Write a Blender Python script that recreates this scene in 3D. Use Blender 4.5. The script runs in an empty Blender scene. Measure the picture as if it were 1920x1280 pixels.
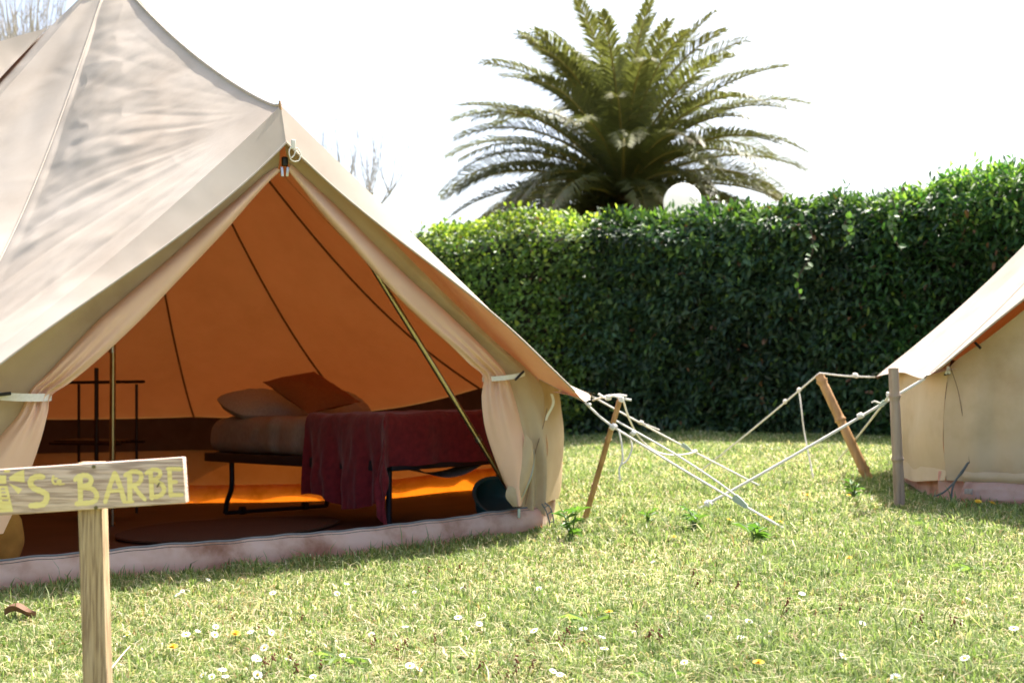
import bpy, bmesh, math, random
import numpy as np
from mathutils import Vector, Matrix, noise as mnoise

random.seed(7)
rng = np.random.default_rng(11)
scene = bpy.context.scene
COL = scene.collection
PI = math.pi
R = math.radians

# ------------------------------------------------------------------ camera, sky, sun, exposure
FPX, HZN, CAMZ = 2100.0, 700.0, 0.70           # focal length in photo pixels, horizon row, eye height
cam_d = bpy.data.cameras.new('camera')
cam = bpy.data.objects.new('camera', cam_d)
COL.objects.link(cam)
cam.location = (0, 0, CAMZ)
cam.rotation_euler = (R(90), 0, 0)
cam_d.sensor_width = 36.0
cam_d.lens = FPX / 1920 * 36.0
cam_d.shift_y = (HZN - 640) / 1920
cam_d.clip_start = 0.05
cam_d.clip_end = 3000
cam_d.dof.use_dof = True
cam_d.dof.focus_distance = 3.3
cam_d.dof.aperture_fstop = 4.6
scene.camera = cam

SUN_EL, SUN_AZ = R(58), math.atan2(0.65, 0.76)   # azimuth from +Y towards +X
world = bpy.data.worlds.new('World')
scene.world = world
world.use_nodes = True
wn = world.node_tree.nodes
sky = wn.new('ShaderNodeTexSky')
sky.sky_type = 'NISHITA'
sky.sun_disc = False
sky.sun_elevation = SUN_EL
sky.sun_rotation = SUN_AZ
sky.air_density = 0.9
sky.dust_density = 5.0
sky.ozone_density = 1.0
wn['Background'].inputs['Strength'].default_value = 0.15
world.node_tree.links.new(sky.outputs[0], wn['Background'].inputs['Color'])

sun_d = bpy.data.lights.new('sun', 'SUN')
sun_d.energy = 5.0
sun_d.angle = R(0.55)
sun_d.color = (1.0, 0.95, 0.87)
sun = bpy.data.objects.new('sun', sun_d)
COL.objects.link(sun)
to_sun = Vector((math.sin(SUN_AZ) * math.cos(SUN_EL), math.cos(SUN_AZ) * math.cos(SUN_EL), math.sin(SUN_EL)))
sun.rotation_euler = (-to_sun).to_track_quat('-Z', 'Y').to_euler()
sun.location = (6, 8, 14)

scene.view_settings.view_transform = 'Standard'
scene.view_settings.look = 'None'
scene.view_settings.exposure = 1.35
scene.view_settings.gamma = 1.0
scene.cycles.max_bounces = 8
scene.cycles.diffuse_bounces = 5
scene.cycles.transmission_bounces = 6
scene.cycles.caustics_reflective = False
scene.cycles.caustics_refractive = False

# ------------------------------------------------------------------ small maths
def sstep(a, b, x):
    t = min(1.0, max(0.0, (x - a) / (b - a)))
    return t * t * (3 - 2 * t)

def ground_z(x, y):
    s = 0.06 * x if x < 1.6 else 0.096 + 0.03 * (1 - math.exp(-(x - 1.6) * 2))
    if x < 0:
        s = 0.02 * max(x, -5.0)
    w = 1 - sstep(-1.2, 0.6, x)
    k = y - 4.5
    sp = 0.0 if k < -2 else (math.log1p(math.exp(3 * min(k, 6))) / 3)
    return s - 0.062 * min(sp, 4.6) * w + 0.008 * math.sin(x * 2.1 + y * 1.3) * math.sin(y * 1.7 - x)

def ground_np(x, y):
    s = np.where(x < 1.6, 0.06 * x, 0.096 + 0.03 * (1 - np.exp(-(np.maximum(x, 1.6) - 1.6) * 2)))
    s = np.where(x < 0, 0.02 * np.maximum(x, -5.0), s)
    t = np.clip((x + 1.2) / 1.8, 0, 1)
    w = 1 - t * t * (3 - 2 * t)
    k = np.minimum(y - 4.5, 6)
    sp = np.where(k < -2, 0.0, np.log1p(np.exp(3 * k)) / 3)
    return s - 0.062 * np.minimum(sp, 4.6) * w + 0.008 * np.sin(x * 2.1 + y * 1.3) * np.sin(y * 1.7 - x)

def at(px, py, d):
    return Vector(((px - 960) / FPX * d, d, CAMZ - (py - HZN) / FPX * d))

def on_ground(px, py):
    d = 5.0
    for _ in range(30):
        g = ground_z((px - 960) / FPX * d, d)
        d = 0.5 * d + 0.5 * (CAMZ - g) * FPX / (py - HZN)
    return Vector(((px - 960) / FPX * d, d, ground_z((px - 960) / FPX * d, d)))

def V(*a):
    return Vector(a)

def catmull(pts, n):
    pts = [Vector(p) for p in pts]
    out = []
    m = len(pts) - 1
    for i in range(n + 1):
        f = i / n * m
        k = min(int(f), m - 1)
        t = f - k
        p1, p2 = pts[k], pts[k + 1]
        p0 = pts[k - 1] if k > 0 else p1 * 2 - p2
        p3 = pts[k + 2] if k + 2 <= m else p2 * 2 - p1
        out.append(0.5 * ((2 * p1) + (p2 - p0) * t + (2 * p0 - 5 * p1 + 4 * p2 - p3) * t * t + (3 * p1 - p0 - 3 * p2 + p3) * t ** 3))
    return out

def nz(x, y=0.0, z=0.0):
    return mnoise.noise(Vector((x, y, z)))

# ------------------------------------------------------------------ materials
def new_mat(name):
    m = bpy.data.materials.new(name)
    m.use_nodes = True
    nt = m.node_tree
    nt.nodes.clear()
    out = nt.nodes.new('ShaderNodeOutputMaterial')
    return m, nt, out

def ramp_noise(nt, cols, scale=5.0, detail=4.0, rough=0.6, coord='Object', stretch=(1, 1, 1), lo=0.3, hi=0.7):
    tc = nt.nodes.new('ShaderNodeTexCoord')
    mp = nt.nodes.new('ShaderNodeMapping')
    mp.inputs['Scale'].default_value = stretch
    no = nt.nodes.new('ShaderNodeTexNoise')
    no.inputs['Scale'].default_value = scale
    no.inputs['Detail'].default_value = detail
    no.inputs['Roughness'].default_value = rough
    cr = nt.nodes.new('ShaderNodeValToRGB')
    n = len(cols)
    while len(cr.color_ramp.elements) < n:
        cr.color_ramp.elements.new(0.5)
    for i, c in enumerate(cols):
        cr.color_ramp.elements[i].position = lo + (hi - lo) * i / max(1, n - 1)
        cr.color_ramp.elements[i].color = (*c, 1)
    nt.links.new(tc.outputs[coord], mp.inputs['Vector'])
    nt.links.new(mp.outputs[0], no.inputs['Vector'])
    nt.links.new(no.outputs['Fac'], cr.inputs['Fac'])
    return cr.outputs['Color'], no.outputs['Fac'], mp.outputs[0]

def add_bump(nt, shader, height, strength=0.2, dist=0.01):
    b = nt.nodes.new('ShaderNodeBump')
    b.inputs['Strength'].default_value = strength
    b.inputs['Distance'].default_value = dist
    nt.links.new(height, b.inputs['Height'])
    nt.links.new(b.outputs[0], shader.inputs['Normal'])

def mat_basic(name, cols, rough=0.6, scale=5.0, detail=4.0, metal=0.0, bump=0.15, bdist=0.005, stretch=(1, 1, 1), spec=0.4, sheen=0.0, lo=0.3, hi=0.7):
    m, nt, out = new_mat(name)
    p = nt.nodes.new('ShaderNodeBsdfPrincipled')
    c, f, _ = ramp_noise(nt, cols, scale, detail, stretch=stretch, lo=lo, hi=hi)
    nt.links.new(c, p.inputs['Base Color'])
    p.inputs['Roughness'].default_value = rough
    p.inputs['Metallic'].default_value = metal
    p.inputs['Specular IOR Level'].default_value = spec
    p.inputs['Sheen Weight'].default_value = sheen
    if bump:
        add_bump(nt, p, f, bump, bdist)
    nt.links.new(p.outputs[0], out.inputs[0])
    return m

def mat_fabric(name, cols, tcol, tfac, scale=3.0, weave=900.0, wstr=0.25, lo=0.3, hi=0.7, detail=5.0, crumple=0.0):
    """cloth that reflects one colour and lets a warmer one through"""
    m, nt, out = new_mat(name)
    c, f, mp = ramp_noise(nt, cols, scale, detail, lo=lo, hi=hi)
    d = nt.nodes.new('ShaderNodeBsdfDiffuse')
    nt.links.new(c, d.inputs['Color'])
    t = nt.nodes.new('ShaderNodeBsdfTranslucent')
    tm = nt.nodes.new('ShaderNodeMix')
    tm.data_type = 'RGBA'
    tm.blend_type = 'MULTIPLY'
    tm.inputs['Factor'].default_value = 0.35
    tm.inputs['A'].default_value = (*tcol, 1)
    nt.links.new(c, tm.inputs['B'])
    nt.links.new(tm.outputs['Result'], t.inputs['Color'])
    mx = nt.nodes.new('ShaderNodeMixShader')
    mx.inputs[0].default_value = tfac
    nt.links.new(d.outputs[0], mx.inputs[1])
    nt.links.new(t.outputs[0], mx.inputs[2])
    w = nt.nodes.new('ShaderNodeTexNoise')
    w.inputs['Scale'].default_value = weave
    w.inputs['Detail'].default_value = 2
    nt.links.new(mp, w.inputs['Vector'])
    add_bump(nt, d, w.outputs['Fac'], wstr, 0.002)
    if crumple:
        k = nt.nodes.new('ShaderNodeTexNoise')
        k.noise_type = 'RIDGED_MULTIFRACTAL'
        k.inputs['Scale'].default_value = 3.2
        k.inputs['Detail'].default_value = 5
        k.inputs['Roughness'].default_value = 0.5
        k.inputs['Distortion'].default_value = 0.8
        nt.links.new(mp, k.inputs['Vector'])
        b2 = nt.nodes.new('ShaderNodeBump')
        b2.inputs['Strength'].default_value = crumple
        b2.inputs['Distance'].default_value = 0.035
        nt.links.new(k.outputs['Fac'], b2.inputs['Height'])
        nt.links.new(b2.outputs[0], nt.nodes['Bump'].inputs['Normal'])
    nt.links.new(mx.outputs[0], out.inputs[0])
    return m

def mat_leaf(name, rough=0.4, tfac=0.35, gain=1.6, spec=0.5, blue=0.55):
    """leaf colour per leaf from the 'tint' attribute, glossy face, light let through"""
    m, nt, out = new_mat(name)
    a = nt.nodes.new('ShaderNodeAttribute')
    a.attribute_name = 'tint'
    p = nt.nodes.new('ShaderNodeBsdfPrincipled')
    p.inputs['Roughness'].default_value = rough
    p.inputs['Specular IOR Level'].default_value = spec
    nt.links.new(a.outputs['Color'], p.inputs['Base Color'])
    t = nt.nodes.new('ShaderNodeBsdfTranslucent')
    mu = nt.nodes.new('ShaderNodeMix')
    mu.data_type = 'RGBA'
    mu.blend_type = 'MULTIPLY'
    mu.inputs['Factor'].default_value = 1.0
    mu.inputs['B'].default_value = (1.25 * gain, 1.35 * gain, blue * gain, 1)
    nt.links.new(a.outputs['Color'], mu.inputs['A'])
    nt.links.new(mu.outputs['Result'], t.inputs['Color'])
    mx = nt.nodes.new('ShaderNodeMixShader')
    mx.inputs[0].default_value = tfac
    nt.links.new(p.outputs[0], mx.inputs[1])
    nt.links.new(t.outputs[0], mx.inputs[2])
    nt.links.new(mx.outputs[0], out.inputs[0])
    return m

M = {}
M['canvas'] = mat_fabric('tent_canvas', [(0.46, 0.385, 0.315), (0.53, 0.455, 0.38), (0.585, 0.51, 0.435)], (0.45, 0.115, 0.022), 0.085, 2.2, crumple=0.35)
M['wall_canvas'] = mat_fabric('wall_canvas', [(0.42, 0.325, 0.195), (0.53, 0.42, 0.265), (0.57, 0.465, 0.305)], (0.58, 0.15, 0.02), 0.12, 3.0)
M['wall_pale'] = mat_fabric('pale_wall_canvas', [(0.50, 0.385, 0.235), (0.60, 0.48, 0.315), (0.64, 0.52, 0.35)], (0.58, 0.15, 0.02), 0.12, 3.0, crumple=0.3)
M['lining'] = mat_fabric('peach_lining', [(0.72, 0.47, 0.32), (0.79, 0.54, 0.385)], (0.7, 0.4, 0.2), 0.08, 3.5)
M['pvc'] = mat_fabric('dirty_pvc', [(0.17, 0.085, 0.05), (0.46, 0.32, 0.24), (0.72, 0.57, 0.465), (0.80, 0.67, 0.57)], (1.0, 0.24, 0.010), 0.50, 6.0, lo=0.22, hi=0.62, detail=8)
M['groundsheet'] = mat_basic('groundsheet', [(0.055, 0.028, 0.018), (0.10, 0.052, 0.034)], 0.55, 2.5, bump=0.3, bdist=0.02)
M['wall_shade_band'] = mat_basic('brown_shade_band', [(0.13, 0.09, 0.07), (0.17, 0.12, 0.095)], 0.9, 12)  # dark brown stands in for the shade at the wall top
M['seam'] = mat_basic('seam_tape', [(0.16, 0.10, 0.06), (0.20, 0.13, 0.08)], 0.9, 60)
M['hem'] = mat_fabric('hem_tape', [(0.46, 0.40, 0.33), (0.54, 0.47, 0.40)], (0.5, 0.25, 0.1), 0.1, 20)
M['rope'] = mat_basic('cotton_rope', [(0.70, 0.66, 0.58), (0.82, 0.79, 0.72)], 0.9, 160, bump=0.5, bdist=0.003)
M['tape'] = mat_basic('cotton_tape', [(0.66, 0.63, 0.56), (0.76, 0.73, 0.66)], 0.9, 120)
M['black_plastic'] = mat_basic('black_plastic', [(0.01, 0.01, 0.01), (0.02, 0.02, 0.02)], 0.4, 10, bump=0)
M['runner'] = mat_basic('pale_green_plastic', [(0.34, 0.42, 0.34), (0.42, 0.50, 0.41)], 0.45, 30, bump=0)
M['steel'] = mat_basic('steel', [(0.45, 0.45, 0.45), (0.55, 0.55, 0.55)], 0.3, 20, metal=1.0, bump=0)
M['brass'] = mat_basic('brassy_steel', [(0.42, 0.36, 0.22), (0.50, 0.43, 0.27)], 0.30, 20, metal=1.0, bump=0)
M['rubber'] = mat_basic('grey_rubber', [(0.10, 0.11, 0.11), (0.15, 0.16, 0.16)], 0.6, 20, bump=0)
M['bamboo'] = mat_basic('bamboo', [(0.22, 0.12, 0.045), (0.42, 0.24, 0.10), (0.50, 0.31, 0.15)], 0.5, 9, stretch=(3, 3, 0.35), bump=0.15, lo=0.25, hi=0.75)
M['bamboo_grey'] = mat_basic('weathered_bamboo', [(0.17, 0.12, 0.085), (0.33, 0.25, 0.19), (0.42, 0.33, 0.26)], 0.7, 9, stretch=(5, 5, 0.3), bump=0.25, lo=0.25, hi=0.75)
M['wood'] = None
M['paint'] = mat_basic('yellow_paint', [(0.58, 0.42, 0.16), (0.80, 0.66, 0.25), (0.86, 0.73, 0.30)], 0.6, 40, stretch=(0.25, 1, 4), bump=0.4, lo=0.28, hi=0.6)
M['screw'] = mat_basic('screw_metal', [(0.10, 0.09, 0.05), (0.20, 0.18, 0.10)], 0.4, 60, metal=0.9, bump=0)
M['dark_wood'] = mat_basic('dark_wood', [(0.022, 0.010, 0.008), (0.04, 0.02, 0.014)], 0.5, 12, stretch=(4, 4, 0.5))
M['bed_frame'] = mat_basic('bed_frame_paint', [(0.012, 0.016, 0.022), (0.02, 0.026, 0.034)], 0.45, 10, bump=0)
M['mattress'] = mat_basic('beige_cover', [(0.30, 0.25, 0.21), (0.46, 0.40, 0.34)], 0.95, 130, stretch=(1, 1, 0.25), bump=0.6, bdist=0.004)
M['pillow'] = mat_basic('linen_pillow', [(0.36, 0.31, 0.27), (0.50, 0.45, 0.40)], 0.95, 90, bump=0.4)
M['cushion'] = mat_basic('rust_cushion', [(0.27, 0.085, 0.02), (0.33, 0.11, 0.028)], 0.9, 60, bump=0.3)
M['blanket'] = mat_basic('crimson_fleece', [(0.15, 0.012, 0.018), (0.25, 0.023, 0.030)], 0.95, 35, bump=0.7, bdist=0.006, sheen=0.25)
M['rug'] = mat_basic('woven_rug', [(0.085, 0.045, 0.022), (0.13, 0.07, 0.035)], 0.95, 90, bump=0.7, bdist=0.006)
M['red_mat'] = mat_basic('red_mat', [(0.12, 0.018, 0.018), (0.17, 0.03, 0.026)], 0.95, 70, bump=0.6)
M['teal'] = mat_basic('teal_plastic', [(0.008, 0.06, 0.065), (0.012, 0.08, 0.085)], 0.4, 10, bump=0)
M['ochre'] = mat_basic('ochre_cloth', [(0.30, 0.15, 0.025), (0.42, 0.22, 0.04)], 0.9, 12, bump=0.5)
M['globe'] = mat_fabric('opal_glass', [(0.90, 0.89, 0.87), (0.93, 0.92, 0.90)], (0.95, 0.94, 0.92), 0.5, 4, wstr=0.0)
M['post_metal'] = mat_basic('lamp_post_paint', [(0.03, 0.035, 0.03), (0.04, 0.045, 0.04)], 0.5, 10, bump=0)
M['leaf_laurel'] = mat_leaf('laurel_leaf', 0.48, 0.22, 1.5, 0.4)
M['leaf_light'] = mat_leaf('light_leaf', 0.45, 0.34, 1.7, 0.4)
M['leaf_grass'] = mat_leaf('grass_blade', 0.6, 0.40, 1.15, 0.2, 0.85)
M['leaf_palm'] = mat_leaf('palm_leaflet', 0.45, 0.22, 1.2, 0.4)
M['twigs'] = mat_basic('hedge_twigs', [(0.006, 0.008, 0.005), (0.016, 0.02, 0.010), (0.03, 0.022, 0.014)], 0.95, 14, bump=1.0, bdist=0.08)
M['stem'] = mat_basic('woody_stem', [(0.045, 0.03, 0.02), (0.09, 0.065, 0.045)], 0.9, 20)
M['bark'] = mat_basic('bark', [(0.32, 0.28, 0.25), (0.46, 0.42, 0.38)], 0.9, 14, bump=0.4)
M['palm_trunk'] = mat_basic('palm_trunk', [(0.04, 0.022, 0.013), (0.10, 0.06, 0.035)], 0.95, 12, bump=1.0, bdist=0.05)
M['petal'] = mat_basic('white_petal', [(0.74, 0.73, 0.70), (0.82, 0.81, 0.78)], 0.7, 30, bump=0)
M['yellow'] = mat_basic('yellow_petal', [(0.68, 0.42, 0.02), (0.76, 0.52, 0.04)], 0.7, 50, bump=0)
M['green_stem'] = mat_basic('green_stem', [(0.07, 0.12, 0.03), (0.11, 0.17, 0.05)], 0.6, 20, bump=0)
M['dry_leaf'] = mat_basic('dry_leaf', [(0.16, 0.075, 0.04), (0.26, 0.14, 0.08)], 0.7, 20)
M['pale_twig'] = mat_basic('pale_twig', [(0.42, 0.36, 0.27), (0.52, 0.46, 0.36)], 0.8, 30)
M['seedhead'] = mat_basic('rusty_seedhead', [(0.11, 0.04, 0.02), (0.19, 0.07, 0.035)], 0.9, 40, bump=0)

def mat_plank(name, stretch, cols, ring=26.0):
    m, nt, out = new_mat(name)
    p = nt.nodes.new('ShaderNodeBsdfPrincipled')
    c, f, mp = ramp_noise(nt, cols, 7.0, 8.0, 0.65, stretch=stretch, lo=0.28, hi=0.72)
    w = nt.nodes.new('ShaderNodeTexNoise')
    w.inputs['Scale'].default_value = ring
    w.inputs['Detail'].default_value = 3
    w.inputs['Distortion'].default_value = 0.3
    nt.links.new(mp, w.inputs['Vector'])
    cr = nt.nodes.new('ShaderNodeValToRGB')
    cr.color_ramp.elements[0].position = 0.40
    cr.color_ramp.elements[0].color = (0.42, 0.36, 0.33, 1)
    cr.color_ramp.elements[1].position = 0.56
    cr.color_ramp.elements[1].color = (1, 1, 1, 1)
    nt.links.new(w.outputs['Fac'], cr.inputs['Fac'])
    mu = nt.nodes.new('ShaderNodeMix')
    mu.data_type = 'RGBA'
    mu.blend_type = 'MULTIPLY'
    mu.inputs['Factor'].default_value = 0.75
    nt.links.new(c, mu.inputs['A'])
    nt.links.new(cr.outputs['Color'], mu.inputs['B'])
    nt.links.new(mu.outputs['Result'], p.inputs['Base Color'])
    p.inputs['Roughness'].default_value = 0.75
    add_bump(nt, p, w.outputs['Fac'], 0.5, 0.002)
    nt.links.new(p.outputs[0], out.inputs[0])
    return m
M['board_wood'] = mat_plank('board_wood', (0.5, 6, 9), [(0.54, 0.37, 0.26), (0.66, 0.50, 0.40), (0.66, 0.54, 0.46)])
M['post_wood'] = mat_plank('post_wood', (11, 8, 0.5), [(0.33, 0.22, 0.11), (0.47, 0.34, 0.19), (0.52, 0.40, 0.26)], 20)

def mat_ground():
    m, nt, out = new_mat('lawn_soil')
    p = nt.nodes.new('ShaderNodeBsdfPrincipled')
    c, f, mp = ramp_noise(nt, [(0.14, 0.16, 0.05), (0.22, 0.23, 0.085), (0.36, 0.31, 0.16)], 5.0, 10, 0.7)
    nt.links.new(c, p.inputs['Base Color'])
    p.inputs['Roughness'].default_value = 0.95
    p.inputs['Specular IOR Level'].default_value = 0.1
    n2 = nt.nodes.new('ShaderNodeTexNoise')
    n2.inputs['Scale'].default_value = 90
    n2.inputs['Detail'].default_value = 4
    nt.links.new(mp, n2.inputs['Vector'])
    add_bump(nt, p, n2.outputs['Fac'], 0.8, 0.02)
    nt.links.new(p.outputs[0], out.inputs[0])
    return m
M['lawn'] = mat_ground()

# ------------------------------------------------------------------ mesh helpers
def link(o):
    COL.objects.link(o)
    return o

class Geo:
    def __init__(self):
        self.v, self.f = [], []
    def add(self, v, f):
        n = len(self.v)
        self.v += [Vector(p) for p in v]
        self.f += [tuple(i + n for i in q) for q in f]
        return self
    def grid(self, fn, nu, nv, close_u=False):
        n = len(self.v)
        for i in range(nu + (0 if close_u else 1)):
            for j in range(nv + 1):
                self.v.append(Vector(fn(i / nu, j / nv)))
        m = nu if close_u else nu + 1
        for i in range(nu):
            for j in range(nv):
                a, b = n + i * (nv + 1) + j, n + ((i + 1) % m) * (nv + 1) + j
                self.f.append((a, b, b + 1, a + 1))
        return self
    def tube(self, pts, rad, n=8, caps=True):
        pts = [Vector(p) for p in pts]
        base = len(self.v)
        up = None
        for i, p in enumerate(pts):
            t = (pts[min(i + 1, len(pts) - 1)] - pts[max(i - 1, 0)])
            t = t.normalized() if t.length > 1e-9 else Vector((0, 0, 1))
            if up is None:
                up = t.orthogonal().normalized()
            up = up - t * up.dot(t)
            up = up.normalized() if up.length > 1e-6 else t.orthogonal().normalized()
            sd = t.cross(up)
            r = rad(i / max(1, len(pts) - 1)) if callable(rad) else rad
            for k in range(n):
                a = 2 * PI * k / n
                self.v.append(p + (up * math.cos(a) + sd * math.sin(a)) * r)
        for i in range(len(pts) - 1):
            for k in range(n):
                a, b = base + i * n + k, base + i * n + (k + 1) % n
                self.f.append((a, b, b + n, a + n))
        if caps:
            self.f.append(tuple(base + k for k in reversed(range(n))))
            e = base + (len(pts) - 1) * n
            self.f.append(tuple(e + k for k in range(n)))
        return self
    def rbox(self, c, ax, ay, az, r=0.004, n=3, fine=False):
        """rounded box: half-axis vectors ax, ay, az, corner radius r"""
        c = Vector(c)
        H = [Vector(ax), Vector(ay), Vector(az)]
        L = [h.length for h in H]
        U = [h.normalized() for h in H]
        r = min(r, min(L) * 0.98)
        def coords(l):
            k = [-l + r * (i / n) for i in range(n + 1)] if r > 0 else [-l]
            md = [(-l + r) + (2 * l - 2 * r) * i / 60 for i in range(1, 60)] if fine else []
            return k + md + [-q for q in reversed(k)]
        cs = [coords(l) for l in L]
        for a in range(3):
            b, d = (a + 1) % 3, (a + 2) % 3
            for sgn in (-1, 1):
                base = len(self.v)
                nb, nd = len(cs[b]), len(cs[d])
                for i in range(nb):
                    for j in range(nd):
                        p = [0, 0, 0]
                        p[a], p[b], p[d] = sgn * L[a], cs[b][i], cs[d][j]
                        q = [max(-(L[k] - r), min(L[k] - r, p[k])) for k in range(3)]
                        e = Vector([p[k] - q[k] for k in range(3)])
                        e = e.normalized() * r if e.length > 1e-9 else Vector((0, 0, 0))
                        w = Vector(q) + e
                        self.v.append(c + U[0] * w[0] + U[1] * w[1] + U[2] * w[2])
                for i in range(nb - 1):
                    for j in range(nd - 1):
                        x = base + i * nd + j
                        q = (x, x + nd, x + nd + 1, x + 1)
                        self.f.append(q if sgn > 0 else q[::-1])
        return self
    def ball(self, c, r, nu=12, nv=8, sc=(1, 1, 1)):
        c = Vector(c)
        return self.grid(lambda u, v: c + Vector((sc[0] * math.cos(2 * PI * u) * math.sin(PI * v), sc[1] * math.sin(2 * PI * u) * math.sin(PI * v), sc[2] * math.cos(PI * v))) * r, nu, nv, True)
    def prism(self, poly, depth):
        """poly: list of 3D points (flat); extruded by vector depth"""
        n = len(self.v)
        k = len(poly)
        d = Vector(depth)
        self.v += [Vector(p) for p in poly] + [Vector(p) + d for p in poly]
        self.f.append(tuple(n + i for i in range(k)))
        self.f.append(tuple(n + k + i for i in reversed(range(k))))
        for i in range(k):
            j = (i + 1) % k
            self.f.append((n + i, n + k + i, n + k + j, n + j))
        return self

def make(name, geo, mat, parent=None, origin=None, smooth=True, merge=True):
    """geo is in world space; origin = world position of the frame the verts are stored in"""
    o_ = Vector(origin) if origin is not None else Vector((0, 0, 0))
    me = bpy.data.meshes.new(name)
    me.from_pydata([tuple(p - o_) for p in geo.v], [], geo.f)
    if merge:
        bm = bmesh.new()
        bm.from_mesh(me)
        bmesh.ops.remove_doubles(bm, verts=bm.verts, dist=1e-5)
        bmesh.ops.recalc_face_normals(bm, faces=bm.faces)
        bm.to_mesh(me)
        bm.free()
    me.materials.append(M[mat])
    if smooth:
        me.polygons.foreach_set('use_smooth', [True] * len(me.polygons))
        try:
            me.set_sharp_from_angle(angle=R(42))
        except Exception:
            pass
    o = link(bpy.data.objects.new(name, me))
    if parent is not None:
        o.parent = parent
    else:
        o.location = o_
    if name in ('roof_panel', 'front_wall', 'door_flap', 'wall_panel'):
        o.cycles.shadow_terminator_offset = 0.15
        o.cycles.shadow_terminator_geometry_offset = 0.25
    return o

def np_mesh(name, verts, tris, mat, tint=None, parent=None, smooth=False):
    me = bpy.data.meshes.new(name)
    nv, nf = len(verts), len(tris)
    me.vertices.add(nv)
    me.vertices.foreach_set('co', np.asarray(verts, np.float32).ravel())
    me.loops.add(nf * 3)
    me.loops.foreach_set('vertex_index', np.asarray(tris, np.int32).ravel())
    me.polygons.add(nf)
    me.polygons.foreach_set('loop_start', np.arange(0, nf * 3, 3, dtype=np.int32))
    me.polygons.foreach_set('loop_total', np.full(nf, 3, np.int32))
    if smooth:
        me.polygons.foreach_set('use_smooth', np.ones(nf, bool))
    me.update(calc_edges=True)
    if tint is not None:
        a = me.color_attributes.new('tint', 'FLOAT_COLOR', 'POINT')
        c = np.ones((nv, 4), np.float32)
        c[:, :3] = tint
        a.data.foreach_set('color', c.ravel())
    me.materials.append(M[mat])
    o = link(bpy.data.objects.new(name, me))
    if parent is not None:
        o.parent = parent
    return o

class Thing:
    def __init__(self, name, label, cat, base, group=None):
        self.o = link(bpy.data.objects.new(name, None))
        self.base = Vector(base)
        self.o.location = self.base
        self.o.empty_display_size = 0.1
        tag(self.o, label, cat, group)
    def part(self, name, geo, mat, parent=None, smooth=True, merge=True):
        return make(name, geo, mat, parent or self.o, self.base, smooth, merge)

def tag(o, label=None, cat=None, group=None, kind=None):
    if label: o['label'] = label
    if cat: o['category'] = cat
    if group: o['group'] = group
    if kind: o['kind'] = kind
    return o

# ================================================================== ground
def build_ground():
    xs = np.unique(np.concatenate([np.linspace(-300, -8, 14), np.arange(-8, 9, 0.16), np.linspace(9, 300, 14)]))
    ys = np.unique(np.concatenate([np.linspace(-200, 0, 8), np.arange(0, 16, 0.16), np.linspace(16, 700, 18)]))
    X, Y = np.meshgrid(xs, ys, indexing='ij')
    Z = ground_np(X, Y)
    nx, ny = X.shape
    v = np.stack([X, Y, Z], -1).reshape(-1, 3)
    i, j = np.meshgrid(np.arange(nx - 1), np.arange(ny - 1), indexing='ij')
    a = (i * ny + j).ravel()
    t = np.concatenate([np.stack([a, a + ny, a + ny + 1], -1), np.stack([a, a + ny + 1, a + 1], -1)])
    o = np_mesh('lawn', v, t, 'lawn', smooth=True)
    tag(o, 'sunlit lawn of short pale grass', 'lawn', kind='structure')
build_ground()

# ================================================================== bell tents
class Frame:
    """local tent frame: u along the door sill, w inwards, origin at the middle of the sill"""
    def __init__(self, mid, dirn, Rw, hw, overhang, pull=0.0):
        self.pull = pull
        self.mid = Vector(mid)
        self.u = Vector((dirn[0], dirn[1], 0)).normalized()
        self.n = Vector((-self.u.y, self.u.x, 0))
        self.Rw, self.hw = Rw, hw
        self.back = math.sqrt(Rw * Rw - hw * hw)
        self.pole = self.mid + self.n * self.back
        self.half = math.atan2(hw, self.back)
        self.RE = Rw + overhang
    def P(self, u, w, z, absz=False):
        p = self.mid + self.u * u + self.n * w
        return Vector((p.x, p.y, z if absz else ground_z(p.x, p.y) + z))
    def rad(self, phi):
        """horizontal unit vector at angle phi from the door direction (positive to the right)"""
        return self.u * math.sin(phi) - self.n * math.cos(phi)
    def circ(self, phi, r, z):
        p = self.pole + self.rad(phi) * r
        return Vector((p.x, p.y, ground_z(p.x, p.y) + z))
    def plane(self, px, py, off=0.0):
        """where the sight line through a photo pixel meets the door plane moved outwards by off"""
        a = (px - 960) / FPX
        d = (-off + self.mid.x * self.n.x + self.mid.y * self.n.y) / (a * self.n.x + self.n.y)
        return at(px, py, d)

def roof_profile(F, zA, zE_h, phi, t, q, sag, scallop):
    fold_ = abs((phi + PI) % (2 * PI) - PI)
    """point on the roof: t 0 apex .. 1 eave, q 0..1 across one panel"""
    RE = F.RE - scallop * math.sin(PI * q) - F.pull * sstep(F.half, F.half + 0.35, fold_)
    e = F.circ(phi, RE, zE_h + 0.03 * math.sin(PI * q))
    a = Vector((F.pole.x, F.pole.y, zA))
    p = a.lerp(e, t)
    p.z -= sag * math.sin(PI * min(1.0, t)) * (0.75 + 0.55 * t) + 0.035 * math.sin(PI * q) * math.sin(PI * t)
    return p

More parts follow.
